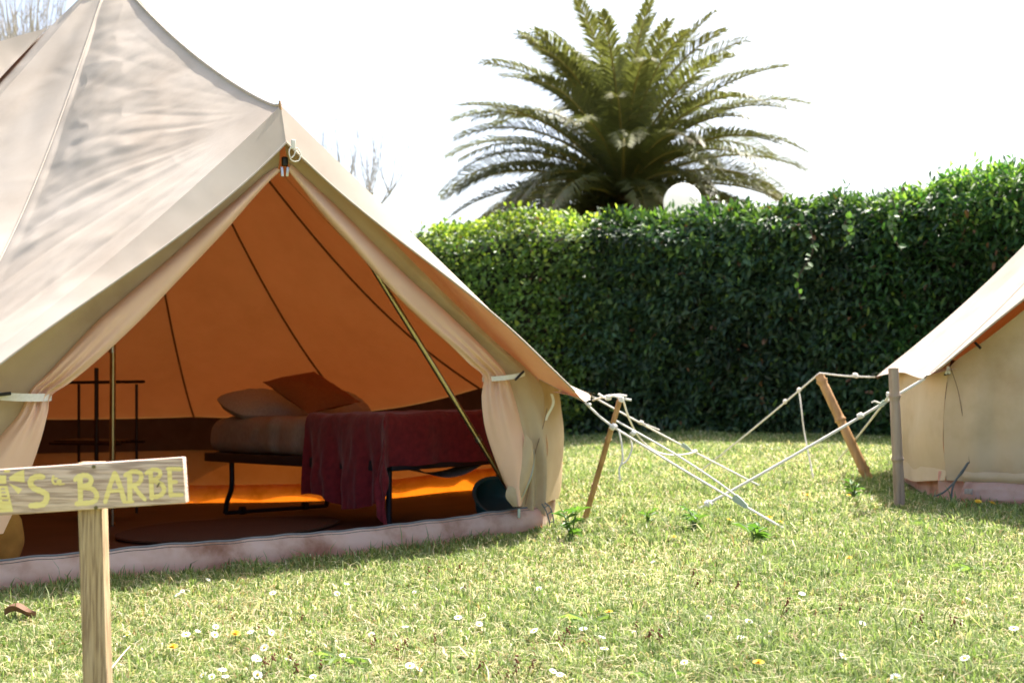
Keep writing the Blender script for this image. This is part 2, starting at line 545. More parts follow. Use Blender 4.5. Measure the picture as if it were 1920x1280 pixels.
def bell_tent(F, T, zA, hD, npan, sag=0.10, hE=0.55, wall_h=0.66, fine=True, gext=1.0, seed=0.0, pull=0.0, wm='wall_canvas'):
    scal = 0.07
    ang0, span = F.half, 2 * PI - 2 * F.half
    A = Vector((F.pole.x, F.pole.y, zA))
    D = F.P(0, -0.03, hD)
    # round roof panels, one by one
    for k in range(npan):
        p0 = ang0 + span * k / npan
        p1 = ang0 + span * (k + 1) / npan
        def fn(q, t, p0=p0, p1=p1, k=k):
            p = roof_profile(F, zA, hE, p0 + (p1 - p0) * q, t, q, sag, scal)
            m = math.sin(PI * q) * math.sin(PI * min(1, t + 0.02))
            out = F.rad(p0 + (p1 - p0) * q) * 0.6 + Vector((0, 0, 0.8))
            return p + out * (0.014 * nz(p.x * 3.1 + seed, p.y * 3.1, p.z * 3.1) + 0.006 * nz(p.x * 9, p.y * 9, p.z * 9 + seed)) * m
        n = (26, 44) if fine else (16, 30)
        T.part('roof_panel', Geo().grid(fn, *n), 'canvas')
        # wall below the panel and the mud wall below that
        def wall_pt(q, v, p0=p0, p1=p1):
            phi = p0 + (p1 - p0) * q
            fa = abs((phi + PI) % (2 * PI) - PI)
            pl = F.pull * sstep(F.half, F.half + 0.35, fa)
            tt = (F.Rw - pl) / (F.RE - scal * math.sin(PI * q) - pl)
            top = roof_profile(F, zA, hE, phi, tt, q, sag, scal)
            c = F.circ(phi, F.Rw - pull * sstep(F.half, F.half + 0.35, min(phi, 2 * PI - phi)), 0.0)
            z0 = c.z + 0.105
            p = Vector((c.x, c.y, z0 + (top.z - 0.004 - z0) * v))
            fold = 0.018 * math.sin(q * 21 + p0 * 5) * (1 - v) * math.sin(PI * min(1, 4 * q)) + 0.02 * nz(phi * 5, v * 2.2, seed) * math.sin(PI * v)
            return p + F.rad(phi) * (0.02 * (1 - v) + fold + 0.025 * math.sin(PI * v))
        T.part('wall_panel', Geo().grid(wall_pt, 22, 12), wm)
        if 1 <= k <= npan - 2:  # added dark strip inside the back walls: eave shade put in as colour
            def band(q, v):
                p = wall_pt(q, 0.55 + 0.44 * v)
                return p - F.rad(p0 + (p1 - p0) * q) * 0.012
            T.part('wall_shade_band', Geo().grid(band, 16, 4), 'wall_shade_band')
        def mud(q, v, p0=p0, p1=p1):
            phi = p0 + (p1 - p0) * q
            c = F.circ(phi, F.Rw - 0.012 - pull * sstep(F.half, F.half + 0.35, min(phi, 2 * PI - phi)) + 0.004 * math.sin(q * 17), 0.0)
            return Vector((c.x, c.y, c.z - 0.02 + 0.17 * v)) + F.rad(phi) * (0.008 * nz(phi * 9, v * 3, 2.0))
        T.part('mud_wall', Geo().grid(mud, 18, 5), 'pvc')
    # seams between panels, outside tape
    for k in range(1, npan):
        phi = ang0 + span * k / npan
        pts = [roof_profile(F, zA, hE, phi, t / 24, 0.0, sag, scal) for t in range(1, 25)]
        T.part('seam', Geo().tube([p - F.rad(phi) * 0.007 - Vector((0, 0, 0.008)) for p in pts], 0.0075, 6), 'seam')
    # the two front gussets between apex, door peak and corner ears
    for s in (-1, 1):
        phi = s * F.half
        E = F.circ(phi, F.RE, hE)
        e1 = (E - D).normalized()
        nrm = (E - A).cross(D - A).normalized()
        if nrm.z < 0: nrm = -nrm
        e2 = nrm.cross(e1)
        if (A - D).dot(e2) < 0: e2 = -e2
        def gus(q, t, s=s, phi=phi, E=E, e1=e1, e2=e2, nrm=nrm):
            tr = min(t, 1.0)
            S = roof_profile(F, zA, hE, phi, tr, 0.0, sag, scal)
            rd = A.lerp(D, tr)
            rd.z -= 0.095 * max(0.0, math.sin(PI * tr)) ** 0.6
            p = S.lerp(rd, q)
            # the gable edge hangs in a shallow curve between peak and ear
            p.z -= (0.045 if s < 0 else 0.0) * math.sin(PI * q) * tr ** 3
            p += nrm * 0.035 * math.sin(PI * q) * math.sin(PI * tr)
            v = p - D
            rho = v.length
            th = math.atan2(v.dot(e2), v.dot(e1))
            edge = math.sin(PI * q) ** 0.35 * math.sin(PI * min(1, tr * 0.97 + 0.015)) ** 0.3
            up = sstep(0.30, 1.1, th)
            fan = 0.0
            if rho > 0.05:
                a1 = nz(th * 9 + 3.1, rho * 0.5, seed)
                a2 = nz(th * 17, rho * 0.9 + 7, seed + 4)
                fan = (0.024 * abs(a1) + 0.009 * (0.5 + 0.5 * a2)) * sstep(0.05, 0.7, rho) * (1 - 0.75 * up)
            cr = nz(p.x * 2.3 + seed, p.y * 2.3, p.z * 3.3)
            c2 = nz(p.x * 5.5, p.y * 5.5 + 9, p.z * 6.5)
            c3 = nz(p.x * 13, p.y * 13, p.z * 15)
            c4 = nz(p.x * 27, p.y * 27 + 3, p.z * 30)
            wrp = Vector((p.x + 0.10 * c2, p.y + 0.10 * cr, p.z + 0.08 * c2))
            rg = 1 - abs(nz(wrp.x * 2.6 + 4, wrp.y * 2.6, wrp.z * 6.0)) * 2.2
            crm = (0.012 * cr + 0.003 * max(0.0, rg) ** 2 + 0.004 * c2 + 0.002 * c3) * (0.30 + 0.70 * up)
            edge *= (1 - sstep(0.8, 1.0, tr) * (0.9 if s > 0 else 0.35)) * sstep(0.0, 0.10, q)
            p = p + nrm * (fan + crm - 0.02) * edge
            if t > 1.0:   # hem strip that overhangs the door wall
                k = (t - 1.0) / EXT
                near = sstep(0.25, 0.95, q)
                amt = sstep(0.0, 0.12, q) * gext
                p += (-F.n) * k * (0.085 - 0.035 * near) * amt + Vector((0, 0, -1)) * k * (0.045 + 0.105 * near) * amt
            return p
        EXT = 0.10
        n = (230, 210) if F.Rw > 2.2 else (90, 90)
        T.part('roof_panel', Geo().grid(lambda q, t: gus(q, t * (1 + EXT)), *n), 'canvas')
        T.part('seam', Geo().tube([gus(0.0, t / 40) + nrm * 0.001 for t in range(1, 41)], 0.0032, 6), 'hem')
        T.part('hem', Geo().tube([gus(q / 60, 1 + EXT) for q in range(4, 61)], 0.0045, 6), 'hem')
    rp = []
    for i in range(1, 41):
        t = i / 40
        q = A.lerp(D, t)
        q.z -= 0.095 * max(0.0, math.sin(PI * t)) ** 0.6
        rp.append(q)
    T.part('seam', Geo().tube(rp, 0.006, 6), 'hem')
    # apex cap and tip, door peak tip
    g = Geo()
    g.grid(lambda u, v: A + Vector((math.cos(2 * PI * u) * (0.02 + 0.10 * v), math.sin(2 * PI * u) * (0.02 + 0.10 * v), 0.05 - 0.13 * v)), 20, 5, True)
    T.part('apex_cap', g, 'canvas')
    T.part('peak_tip', Geo().tube([D + Vector((0, 0, -0.02)), D + Vector((-0.004, 0, 0.016))], lambda t: 0.007 - 0.003 * t, 8), 'bamboo')
    # groundsheet
    def gs(a, r):
        phi = -PI + 2 * PI * a
        rr = F.Rw - 0.025 - pull * sstep(F.half, F.half + 0.35, abs(phi))
        if abs(phi) < F.half:
            rr = min(rr, F.back / math.cos(phi) - 0.0)
        p = F.pole + F.rad(phi) * rr * r
        return Vector((p.x, p.y, ground_z(p.x, p.y) + 0.018 + 0.006 * nz(p.x * 2, p.y * 2)))
    T.part('groundsheet', Geo().grid(gs, 96, 26, True), 'groundsheet')
    return A, D

# ---- the open tent
DIR1 = (0.8126, 0.583)
F1 = Frame((-0.898, 4.287, 0), DIR1, 2.495, 1.252, 0.222, 0.10)
T1 = Thing('bell_tent', 'large cream canvas bell tent with its door tied open, bed inside', 'tent', (F1.pole.x, F1.pole.y, ground_z(F1.pole.x, F1.pole.y)))
A1, D1 = bell_tent(F1, T1, 2.89, 1.75, 10, sag=0.27, pull=0.10)

def pole_part(T, pts, r, name, mat, n=12):
    return T.part(name, Geo().tube(pts, r, n), mat)

pb = F1.P(0, F1.back, 0.02)
cp = pole_part(T1, [pb, Vector((pb.x + 0.01, pb.y, A1.z - 0.02))], 0.016, 'center_pole', 'brass')
T1.part('joint', Geo().tube([pb + Vector((0, 0, 0.93)), pb + Vector((0, 0, 0.96))], 0.019, 12), 'steel', parent=cp)
for s in (-1, 1):
    a, b = F1.P(0.20 * s, 0.05, 1.50), F1.P(1.25 if s > 0 else -1.36, 0.06, 0.02)
    ap = pole_part(T1, [a, b], 0.0125, 'door_pole', 'brass')
    c = a.lerp(b, 0.72)
    T1.part('joint', Geo().tube([c, a.lerp(b, 0.735)], 0.0155, 12), 'steel', parent=ap)

# ---- door flaps, folded back and tied (outline of each flap on the door plane)
def flap(T, F, inner, outer, tie, tw, mirror, rows=84, cols=30):
    Ii = catmull([(x, y, 0) for x, y in inner], rows)
    Oo = catmull([(x, y, 0) for x, y in outer], rows)
    def fn(a, t):
        i = int(round(a * rows))
        p, q = Ii[i], Oo[i]
        px, py = p.x + (q.x - p.x) * t, p.y + (q.y - p.y) * t
        g = math.exp(-((a - tie) / 0.075) ** 2)
        below = sstep(tie, tie + 0.16, a)
        bul = 0.012 + 0.052 * sstep(0.0, 0.2, a) * (1 - 0.62 * g)
        bulge = bul * math.sin(PI * (0.06 + 0.94 * t) ** 0.8) ** 0.7
        spread = math.exp(-((a - tie) / 0.13) ** 2)
        pleat = 0.010 * spread * math.cos(2 * PI * (3.2 * t + 0.12)) + 0.008 * below * math.sin(2 * PI * (1.25 * t + 0.2 + 0.25 * a))
        long = 0.009 * (1 - below) * math.sin(2 * PI * (1.15 * t + 0.25)) * sstep(0.15, 0.5, a)
        wr = 0.004 * nz(px * 0.02, py * 0.02, 3.0)
        return F.plane(px, py, 0.014 + bulge + pleat + long + wr)
    f = T.part('door_flap', Geo().grid(fn, rows, cols), 'lining')
    return f, fn

R_in = [(540, 320), (566, 352), (592, 386), (628, 428), (667, 470), (710, 519), (755, 566), (800, 608), (845, 648), (880, 682), (906, 706), (903, 745), (909, 800), (926, 855), (946, 905), (966, 950)]
R_out = [(546, 308), (576, 336), (618, 374), (665, 420), (714, 470), (762, 517), (812, 562), (866, 612), (900, 645), (926, 672), (950, 703), (966, 748), (985, 806), (996, 846), (992, 900), (978, 948)]
L_in = [(527, 320), (505, 340), (470, 378), (425, 430), (380, 478), (330, 530), (280, 583), (230, 632), (175, 682), (130, 718), (96, 742), (90, 772), (78, 820), (60, 874), (36, 935), (6, 1000)]
L_out = [(517, 314), (490, 333), (450, 368), (398, 412), (350, 456), (300, 500), (240, 552), (183, 602), (125, 662), (85, 704), (58, 730), (36, 775), (2, 815), (-50, 880), (-95, 950), (-130, 1010)]
fr, frfn = flap(T1, F1, R_in, R_out, 0.665, 1, False)
fl, flfn = flap(T1, F1, L_in, L_out, 0.665, 1, True)
# folded facing at the foot of the right flap with its zip
zip_pts = catmull([F1.plane(x, y, 0.055) for x, y in [(999, 842), (1001, 862), (996, 890), (984, 920), (970, 946)]], 20)
fac = T1.part('door_facing', Geo().grid(lambda a, t: (catmull([F1.plane(x, y, 0.058) for x, y in [(985, 812), (975, 860), (955, 905), (948, 930), (962, 950)]], 20)[int(round(a * 20))]).lerp(zip_pts[int(round(a * 20))], t) + (-F1.n) * 0.02 * math.sin(PI * t), 20, 6), 'wall_canvas', parent=fr)
T1.part('zip', Geo().tube(zip_pts, 0.006, 6), 'steel', parent=fr)

# ---- front walls: from the roof edge in to behind the flaps
def front_wall(T, F, D, side, inner_px, top_h, hw, wob=1.0):
    outer = [D + Vector((0, 0, -0.04)), F.P(side * hw * 0.25, 0, 0) , F.P(side * hw * 0.5, 0, 0), F.P(side * hw * 0.78, 0, 0)]
    cornerT = F.P(side * hw, 0, top_h)
    line = [(D + Vector((0, 0, -0.05))).lerp(cornerT, k) for k in (0, 0.2, 0.4, 0.6, 0.8, 1.0)]
    for k in range(1, 5):
        line[k].z -= 0.035 * math.sin(PI * k / 5)
    foot = [F.circ(side * F.half, F.Rw + 0.006 + 0.02 * (k / 4) + 0.025 * math.sin(PI * k / 4), top_h * (1 - k / 4) + 0.06 * (k / 4)) for k in range(1, 5)]
    rows, cols = 72, 22
    oc = catmull(line + foot, rows)
    ic = catmull(inner_px, rows)
    def fn(a, t):
        i = int(round(a * rows))
        p = ic[i].lerp(oc[i], t)
        wv = 0.014 * math.sin(2.5 * PI * t + 1.3) * sstep(0.1, 0.4, a) * math.sin(PI * t) + 0.012 * nz(p.x * 4, p.y * 4, p.z * 3) * math.sin(PI * t)
        low = sstep(0.62, 0.85, a)
        wv += low * (0.018 * math.sin(2 * PI * 2.2 * t + 2.0) * sstep(0, .3, t) + 0.02 * math.sin(PI * t))
        return p + (-F.n) * wv * wob
    o = T.part('front_wall', Geo().grid(fn, rows, cols), 'wall_canvas')
    return o, fn

def mid_curve(F, D, inn, out, f=0.55):
    pts = [D + Vector((0, 0, -0.06))]
    for (a, b), (c, d) in zip(inn, out):
        pts.append(F.plane(a + (c - a) * f, b + (d - b) * f, 0.0))
    return pts
fw_r, fwr_fn = front_wall(T1, F1, D1, 1, mid_curve(F1, D1, R_in, R_out), 0.66, 1.252)
fw_l, fwl_fn = front_wall(T1, F1, D1, -1, mid_curve(F1, D1, L_in, L_out), 0.66, 1.252)
# stitched seam on the right front wall
T1.part('seam', Geo().tube(catmull([F1.plane(x, y, 0.046) for x, y in [(1026, 765), (1018, 800), (1003, 850), (994, 900), (985, 945)]], 24), 0.0016, 5), 'seam', parent=fw_r)
def corner_mud(a, v):
    th = a * 1.2
    return F1.P(1.20 + 0.09 * math.sin(th), -0.015 + 0.09 * (1 - math.cos(th)), -0.01 + 0.14 * v) + (-F1.n) * 0.012 * nz(a * 6, v * 3, 1.5)
T1.part('mud_wall', Geo().grid(corner_mud, 14, 6), 'pvc')

# ---- door sill strip (dirty pvc) with zip along its wavy top
def sill(a, v):
    u = -1.32 + (1.235 + 1.32) * a
    top = 0.110 + 0.0016 * math.sin(u * 41) + 0.002 * math.sin(u * 13 + 1) + 0.004 * nz(u * 5, 1, 1)
    bul = 0.020 * math.sin(PI * v) + 0.035 * (1 - v) + 0.004 * nz(u * 6, v * 2, 5)
    return F1.P(u, -0.012 - bul, 0.010 + (top - 0.010) * v)
sl = T1.part('door_sill', Geo().grid(sill, 160, 10), 'pvc')
T1.part('zip', Geo().tube([sill(i / 150, 1.0) for i in range(151)], 0.0045, 5), 'rubber', parent=sl)
T1.part('hem', Geo().tube([sill(i / 150, 0.9) + (-F1.n) * 0.001 for i in range(151)], 0.0014, 4), 'seam', parent=sl)
lb = F1.plane(553, 1046, 0.043)
T1.part('label_patch', Geo().rbox(lb, F1.u * 0.022, (-F1.n) * 0.002, Vector((0, 0, 0.009)), 0.001, 1), 'mattress', parent=sl)
# zip pull at the sill's right end
zp = F1.plane(973, 962, 0.05)
T1.part('zip_pull', Geo().rbox(zp, F1.u * 0.007, (-F1.n) * 0.002, Vector((0, 0, 0.02)), 0.003, 2), 'runner', parent=sl)

# ---- tie tapes with toggles
def tape_between(T, F, p0, p1, off0, off1, w, fn=None, bow=0.0):
    a, b = F.plane(*p0, off0), F.plane(*p1, off1)
    def f(s, t):
        p = a.lerp(b, s) + (-F.n) * bow * math.sin(PI * s) ** 0.6
        p.z += (t - 0.5) * w - 0.004 * math.sin(PI * s)
        return p
    return T.part('tie_tape', Geo().grid(f, 24, 3), 'tape')
tp = tape_between(T1, F1, (904, 711), (984, 699), 0.012, 0.05, 0.021, bow=0.05)
ga, gb = F1.plane(966, 712, 0.085), F1.plane(982, 696, 0.085)
T1.part('toggle', Geo().tube([ga, gb], 0.0055, 8), 'black_plastic', parent=tp)
tp = tape_between(T1, F1, (97, 744), (-30, 740), 0.012, 0.012, 0.026, bow=0.062)
ga, gb = F1.plane(-14, 741, 0.075), F1.plane(20, 737, 0.07)
T1.part('toggle', Geo().tube([ga, gb], 0.006, 8), 'black_plastic', parent=tp)
def hang(a, t):
    p = F1.plane(1034 - 6 * a + 3 * math.sin(a * 5) + 5 * (t - .5), 738 + 50 * a, 0.05)
    return p + (-F1.n) * 0.01 * math.sin(a * 4)
T1.part('tie_tape', Geo().grid(hang, 12, 2), 'tape')

# ---- peak fittings: zip slider, two pulls, cord loop with its tab
zc = F1.plane(534, 303, 0.02)
zs = T1.part('zip_slider', Geo().rbox(zc, F1.u * 0.012, (-F1.n) * 0.008, Vector((0, 0, 0.018)), 0.005, 2), 'black_plastic')
for dx in (-5, 5):
    c = F1.plane(534 + dx, 322, 0.03)
    g = Geo().rbox(c, F1.u * 0.006, (-F1.n) * 0.002, Vector((0.001 * dx * 0.3, 0, 0.019)), 0.003, 2)
    T1.part('zip_pull', g, 'steel', parent=zs)
lt = F1.plane(550, 271, 0.10)
tb = T1.part('loop_tab', Geo().rbox(lt, F1.u * 0.009, (-F1.n) * 0.003, Vector((0, 0, 0.018)), 0.003, 2), 'tape')
lp = [F1.plane(x, y, 0.10) for x, y in [(547, 274), (542, 284), (545, 298), (552, 303), (561, 300), (563, 288), (556, 278), (552, 290), (547, 296)]]
T1.part('cord_loop', Geo().tube(catmull(lp, 40), 0.0024, 6), 'rope', parent=tb)
# ladder strap at the right foot of the door
la = [F1.plane(x, y, 0.075) for x, y in [(1022, 942), (1032, 952), (1038, 975), (1040, 1000)]]
lb_ = [F1.plane(x, y, 0.075) for x, y in [(1016, 944), (1024, 958), (1030, 978), (1032, 1002)]]
st = T1.part('ladder_strap', Geo().tube(catmull(la, 16), 0.0032, 6).tube(catmull(lb_, 16), 0.0032, 6), 'rubber')
ca, cb = catmull(la, 16), catmull(lb_, 16)
for k in (3, 7, 11, 15):
    T1.part('rung', Geo().tube([ca[k], cb[k]], 0.003, 6), 'rubber', parent=st)

# ---- roof vents with net mouths
def vent(T, F, phi, r0, zA):
    o = F.rad(phi)
    tg = Vector((-o.y, o.x, 0))
    def roof(r, dt):
        t = r / (F.RE - F.pull)
        e = F.circ(phi, F.RE - F.pull, 0.55)
        p = Vector((F.pole.x, F.pole.y, zA)).lerp(e, t)
        p.z -= 0.27 * math.sin(PI * t) * (0.75 + 0.55 * t)
        return p + tg * dt
    up = Vector((0, 0, 1))
    top = roof(r0, 0) + up * 0.01
    tip = roof(r0 + 0.27, 0) + o * 0.06 + up * 0.17
    s1, s2 = roof(r0 + 0.36, 0.13) - up * 0.02, roof(r0 + 0.36, -0.13) - up * 0.02
    def tri(a, b, c):
        return lambda s, t: a.lerp(b.lerp(c, t), s) + (up + o) * (-0.02) * math.sin(PI * t) * math.sin(PI * min(1, s))
    g = Geo().grid(tri(top, s1, tip), 8, 8).grid(tri(top, tip, s2), 8, 8)
    h = T.part('vent_hood', g, 'canvas')
    m = Geo().grid(lambda s, t: tip.lerp(s1.lerp(s2, t), s) - o * 0.012, 6, 6)
    T.part('vent_net', m, 'seam', parent=h)
    T.part('hem', Geo().tube(catmull([s1, tip, s2], 16), 0.006, 6), 'canvas', parent=h)
vent(T1, F1, R(-86), 0.34, 2.89)
vent(T1, F1, R(92), 0.52, 2.89)

# ---- the closed tent on the right
C2 = at(1784, 938, 5.16)
DIR2 = Vector((0.68, -0.73, 0)).normalized()
mid2 = Vector((C2.x, C2.y, 0)) + DIR2 * 1.0
F2 = Frame(mid2, (DIR2.x, DIR2.y), 2.0, 1.0, 0.14, 0.09)
T2 = Thing('bell_tent', 'closed cream bell tent cut off at the right edge, behind bamboo poles', 'tent', (F2.pole.x, F2.pole.y, ground_z(F2.pole.x, F2.pole.y)))
A2, D2 = bell_tent(F2, T2, 3.05, 1.56, 10, sag=0.17, hE=0.57, fine=True, gext=0.75, seed=5.0, pull=0.09, wm='wall_pale')
def closed_half(side):
    cornerT = F2.P(side * 1.0, 0, 0.63)
    line = [(D2 + Vector((0, 0, -0.05))).lerp(cornerT, k / 6) for k in range(7)]
    for k in range(1, 6):
        line[k].z -= 0.07 * math.sin(PI * k / 6)
    foot = [F2.circ(side * F2.half, F2.Rw + 0.006 + 0.02 * (k / 5) + 0.025 * math.sin(PI * k / 5), 0.63 * (1 - k / 5) + 0.10 * k / 5) for k in range(1, 6)]
    rows, cols = 60, 30
    oc = catmull(line + foot, rows)
    ic = [F2.P(0, 0, 1.45 - (1.45 - 0.10) * k / rows) for k in range(rows + 1)]
    def fn(a, t):
        i = int(round(a * rows))
        p = ic[i].lerp(oc[i], t)
        e = math.sin(PI * t)
        w = 0.02 * nz(p.x * 3, p.y * 3, p.z * 5) * e + 0.012 * nz(p.x * 8, p.y * 8, p.z * 9 + 3) * e
        w += 0.03 * e * sstep(0.5, 0.9, a) * math.exp(-((t - 0.86) / 0.06) ** 2) - 0.02 * math.exp(-((t - 0.78) / 0.05) ** 2) * sstep(0.5, 0.8, a)
        return p + (-F2.n) * w
    return T2.part('front_wall', Geo().grid(fn, rows, cols), 'wall_pale'), fn
fw2, f2fn = closed_half(-1)
fw3, f3fn = closed_half(1)
T2.part('seam', Geo().tube(catmull([F2.plane(x, y, 0.035) for x, y in [(1783, 690), (1797, 735), (1808, 800), (1818, 868)]], 20), 0.0016, 5), 'seam', parent=fw2)
# low hem and mud flap of the closed door
def hem2(a, v):
    u = -0.93 + 1.86 * a
    return F2.P(u, -0.025 - 0.012 * math.sin(PI * v) - 0.006 * nz(u * 5, v, 2), 0.095 + 0.05 * v)
T2.part('hem', Geo().grid(hem2, 40, 5), 'wall_pale')
def sill2(a, v):
    u = -0.92 + 1.84 * a
    top = 0.105 + 0.006 * nz(u * 7, 3, 1)
    return F2.P(u, -0.02 - 0.05 * (1 - v) - 0.03 * math.sin(PI * v) + 0.012 * nz(u * 8, v * 3, 7), 0.012 + (top - 0.012) * v + 0.008 * math.sin(u * 9) * (1 - v))
s2 = T2.part('door_sill', Geo().grid(sill2, 60, 10), 'pvc')
lb = F2.plane(1816, 921, 0.095)
T2.part('label_patch', Geo().rbox(lb, F2.u * 0.018, (-F2.n) * 0.002, Vector((0, 0, 0.012)), 0.001, 1), 'mattress', parent=s2)
def mud2(a, v):
    u = -1.06 + 2.12 * a
    return F2.P(u, -0.004 + 0.01 * nz(u * 6, v * 3, 9), -0.02 + 0.16 * v)
T2.part('mud_wall', Geo().grid(mud2, 40, 5), 'pvc')
# hanging hem of the left wall panel, sagging over the mud wall
def low2(a, v):
    phi = -F2.half - a * 0.62
    c = F2.circ(phi, F2.Rw + 0.035 - F2.pull * sstep(F2.half, F2.half + 0.35, -phi) + 0.006 * math.sin(a * 12), 0.0)
    sag_ = 0.05 * math.sin(PI * a) ** 1.3
    return Vector((c.x, c.y, c.z + 0.10 - sag_ + (0.055 + sag_ * 0.6) * v)) - F2.rad(phi) * 0.012 * v
T2.part('hem', Geo().grid(low2, 26, 5), 'wall_pale')
# toggles and bungee cords
tq = F2.plane(1776, 690, 0.05)
tt2 = T2.part('tie_tape', Geo().tube([tq + Vector((0.004, 0, 0.008)), tq + Vector((-0.006, 0, -0.028))], 0.006, 6).tube([tq + Vector((0.004, 0, 0.008)), tq + Vector((0.010, 0, -0.026))], 0.006, 6), 'tape')
T2.part('toggle', Geo().tube([tq + Vector((-0.014, 0, -0.030)), tq + Vector((0.012, 0, -0.026))], 0.004, 6), 'black_plastic', parent=tt2)
T2.part('toggle', Geo().tube([F2.plane(1828, 642, 0.06), F2.plane(1839, 653, 0.06)], 0.006, 8), 'black_plastic')
for pts in ([(1814, 868), (1806, 880), (1795, 895), (1788, 905), (1770, 922), (1752, 930)], [(1816, 866), (1804, 886), (1792, 900), (1786, 915), (1783, 936)]):
    T2.part('bungee_cord', Geo().tube(catmull([F2.plane(x, y, 0.085) for x, y in pts], 24), 0.0045, 6), 'rubber')

# ================================================================== things inside the open tent
def floor_z(x, y):
    return ground_z(x, y) + 0.026

# bed: foot-left corner N, e towards the head, f towards the right
N = Vector((-0.60, 5.35, 0))
e = Vector((-0.66, 0.75, 0)).normalized()
f = Vector((0.75, 0.66, 0)).normalized()
BL, BW = 1.88, 0.80
def bed_pt(a, b, z):
    p = N + e * a + f * b
    return Vector((p.x, p.y, z - 0.032 * a))
bedc = bed_pt(BL / 2, BW / 2, 0)
BED = Thing('folding_bed', 'dark metal folding bed with beige mattress inside the open tent', 'bed', (bedc.x, bedc.y, floor_z(bedc.x, bedc.y)))
RAIL = 0.285
def bar(a0, b0, a1, b1, z, r=0.018, h=0.026):
    p, q = bed_pt(a0, b0, z), bed_pt(a1, b1, z)
    d = (q - p)
    s = Vector((-d.y, d.x, 0)).normalized()
    return Geo().rbox((p + q) / 2, d / 2, s * r, Vector((0, 0, h)), 0.006, 2)
BED.part('side_rail', bar(0, 0, BL, 0, RAIL - 0.026), 'bed_frame')
BED.part('side_rail', bar(0, BW, BL, BW, RAIL - 0.026), 'bed_frame')
BED.part('end_rail', bar(0, 0.02, 0, BW - 0.02, RAIL - 0.026), 'bed_frame')
BED.part('end_rail', bar(BL, 0.02, BL, BW - 0.02, RAIL - 0.026), 'bed_frame')
for k in range(9):
    a = 0.15 + k * 0.2
    BED.part('slat', bar(a, 0.02, a, BW - 0.02, RAIL - 0.008, 0.025, 0.006), 'bed_frame')
def leg_pts(a0, b0, a1):
    top = bed_pt(a0, b0, RAIL - 0.04)
    q = N + e * a1 + f * b0
    fz = floor_z(q.x, q.y)
    return catmull([top, Vector((top.x, top.y, (top.z + fz) * 0.5 + 0.01)), Vector((q.x * 0.7 + top.x * 0.3, q.y * 0.7 + top.y * 0.3, fz + 0.09)), Vector((q.x, q.y, fz + 0.016))], 14)
for b in (0.05, BW - 0.05):
    BED.part('leg', Geo().tube(leg_pts(1.66, b, 1.74), 0.015, 10), 'bed_frame')
    q0, q1 = bed_pt(0.05, b, RAIL - 0.03), N + e * 0.05 + f * b
    BED.part('leg', Geo().tube([q0, Vector((q1.x, q1.y, floor_z(q1.x, q1.y)))], 0.015, 10), 'bed_frame')
qa, qb = N + e * 1.74 + f * 0.05, N + e * 1.74 + f * (BW - 0.05)
for q in (qa, qb): q.z = floor_z(q.x, q.y) + 0.016
fb = BED.part('floor_bar', Geo().tube([qa, qb], 0.013, 10), 'bed_frame')
for t in (0.16, 0.78):
    c = qa.lerp(qb, t) + Vector((0, 0, 0.008))
    BED.part('caster', Geo().tube([c - f * 0.014, c + f * 0.014], 0.026, 14), 'black_plastic', parent=fb)
# mattress: thick rounded slab, slightly lumpy
g = Geo().rbox((0, 0, 0), (BL / 2, 0, 0), (0, BW / 2, 0), (0, 0, 0.105), 0.075, 6, True)
g2 = Geo()
mv = []
for p in g.v:
    lump = 0.014 * nz(p.x * 6, p.y * 5, p.z * 7) + 0.011 * nz(p.x * 19 + p.z * 6, p.y * 4, 3 + p.z * 5)
    a, b, z = p.x + BL / 2, p.y + BW / 2, RAIL + 0.105 + p.z
    w = bed_pt(a, b, z) + (f * (1 if p.y > 0 else -1) * 0.8 + Vector((0, 0, 0.5 if p.z > 0 else -.2))) * lump
    mv.append(w)
g2.add(mv, g.f)
BED.part('mattress', g2, 'mattress')
sagp = Geo().grid(lambda s, t: bed_pt(-0.005 + 0.16 * t, 0.18 + 0.42 * s, RAIL - 0.05 - 0.055 * math.sin(PI * s) * (1 - 0.4 * t)), 16, 6)
BED.part('sheet_edge', sagp, 'mattress')
TOP = RAIL + 0.213

def cushion_geo(c, ax, ay, up, w, h, t, pinch=0.10, seed=0.0, rnd=0.0):
    ax, ay, up = Vector(ax).normalized(), Vector(ay).normalized(), Vector(up).normalized()
    g = Geo()
    for s in (1, -1):
        def fn(u, v, s=s):
            x, y = 2 * u - 1, 2 * v - 1
            k = 1 - pinch * (1 - abs(y) ** 2) * abs(x) ** 2 * 0.9
            k2 = 1 - pinch * (1 - abs(x) ** 2) * abs(y) ** 2 * 0.9
            z = t * (max(0, 1 - abs(x) ** 2.6) ** 0.55) * (max(0, 1 - abs(y) ** 2.6) ** 0.55)
            z += 0.022 * nz(x * 2.2 + seed, y * 2.2, s) * (1 - x * x) * (1 - y * y) + 0.011 * nz(x * 6 + y * 2, y * 5 + seed, s) * (1 - x ** 4) * (1 - y ** 4)
            rc = 1 - rnd * (x * x * y * y)
            k, k2 = k * rc, k2 * rc
            return Vector(c) + ax * (x * w * k) + ay * (y * h * k2) + up * z * s
        g.grid(fn, 20, 20)
    return g
def thing_mesh(name, geo, mat, label, cat, base, group=None):
    o = make(name, geo, mat, None, base)
    tag(o, label, cat, group)
    return o
c = bed_pt(1.60, 0.27, TOP + 0.06)
thing_mesh('pillow', cushion_geo(c, f, e + Vector((0, 0, 0.28)), Vector((0, 0, 1)) - e * 0.25, 0.30, 0.20, 0.078, 0.0, seed=2, rnd=0.14), 'pillow', 'grey beige linen pillow at left under the rust cushion', 'pillow', c - Vector((0, 0, 0.085)))
c = bed_pt(1.58, 0.74, TOP + 0.055)
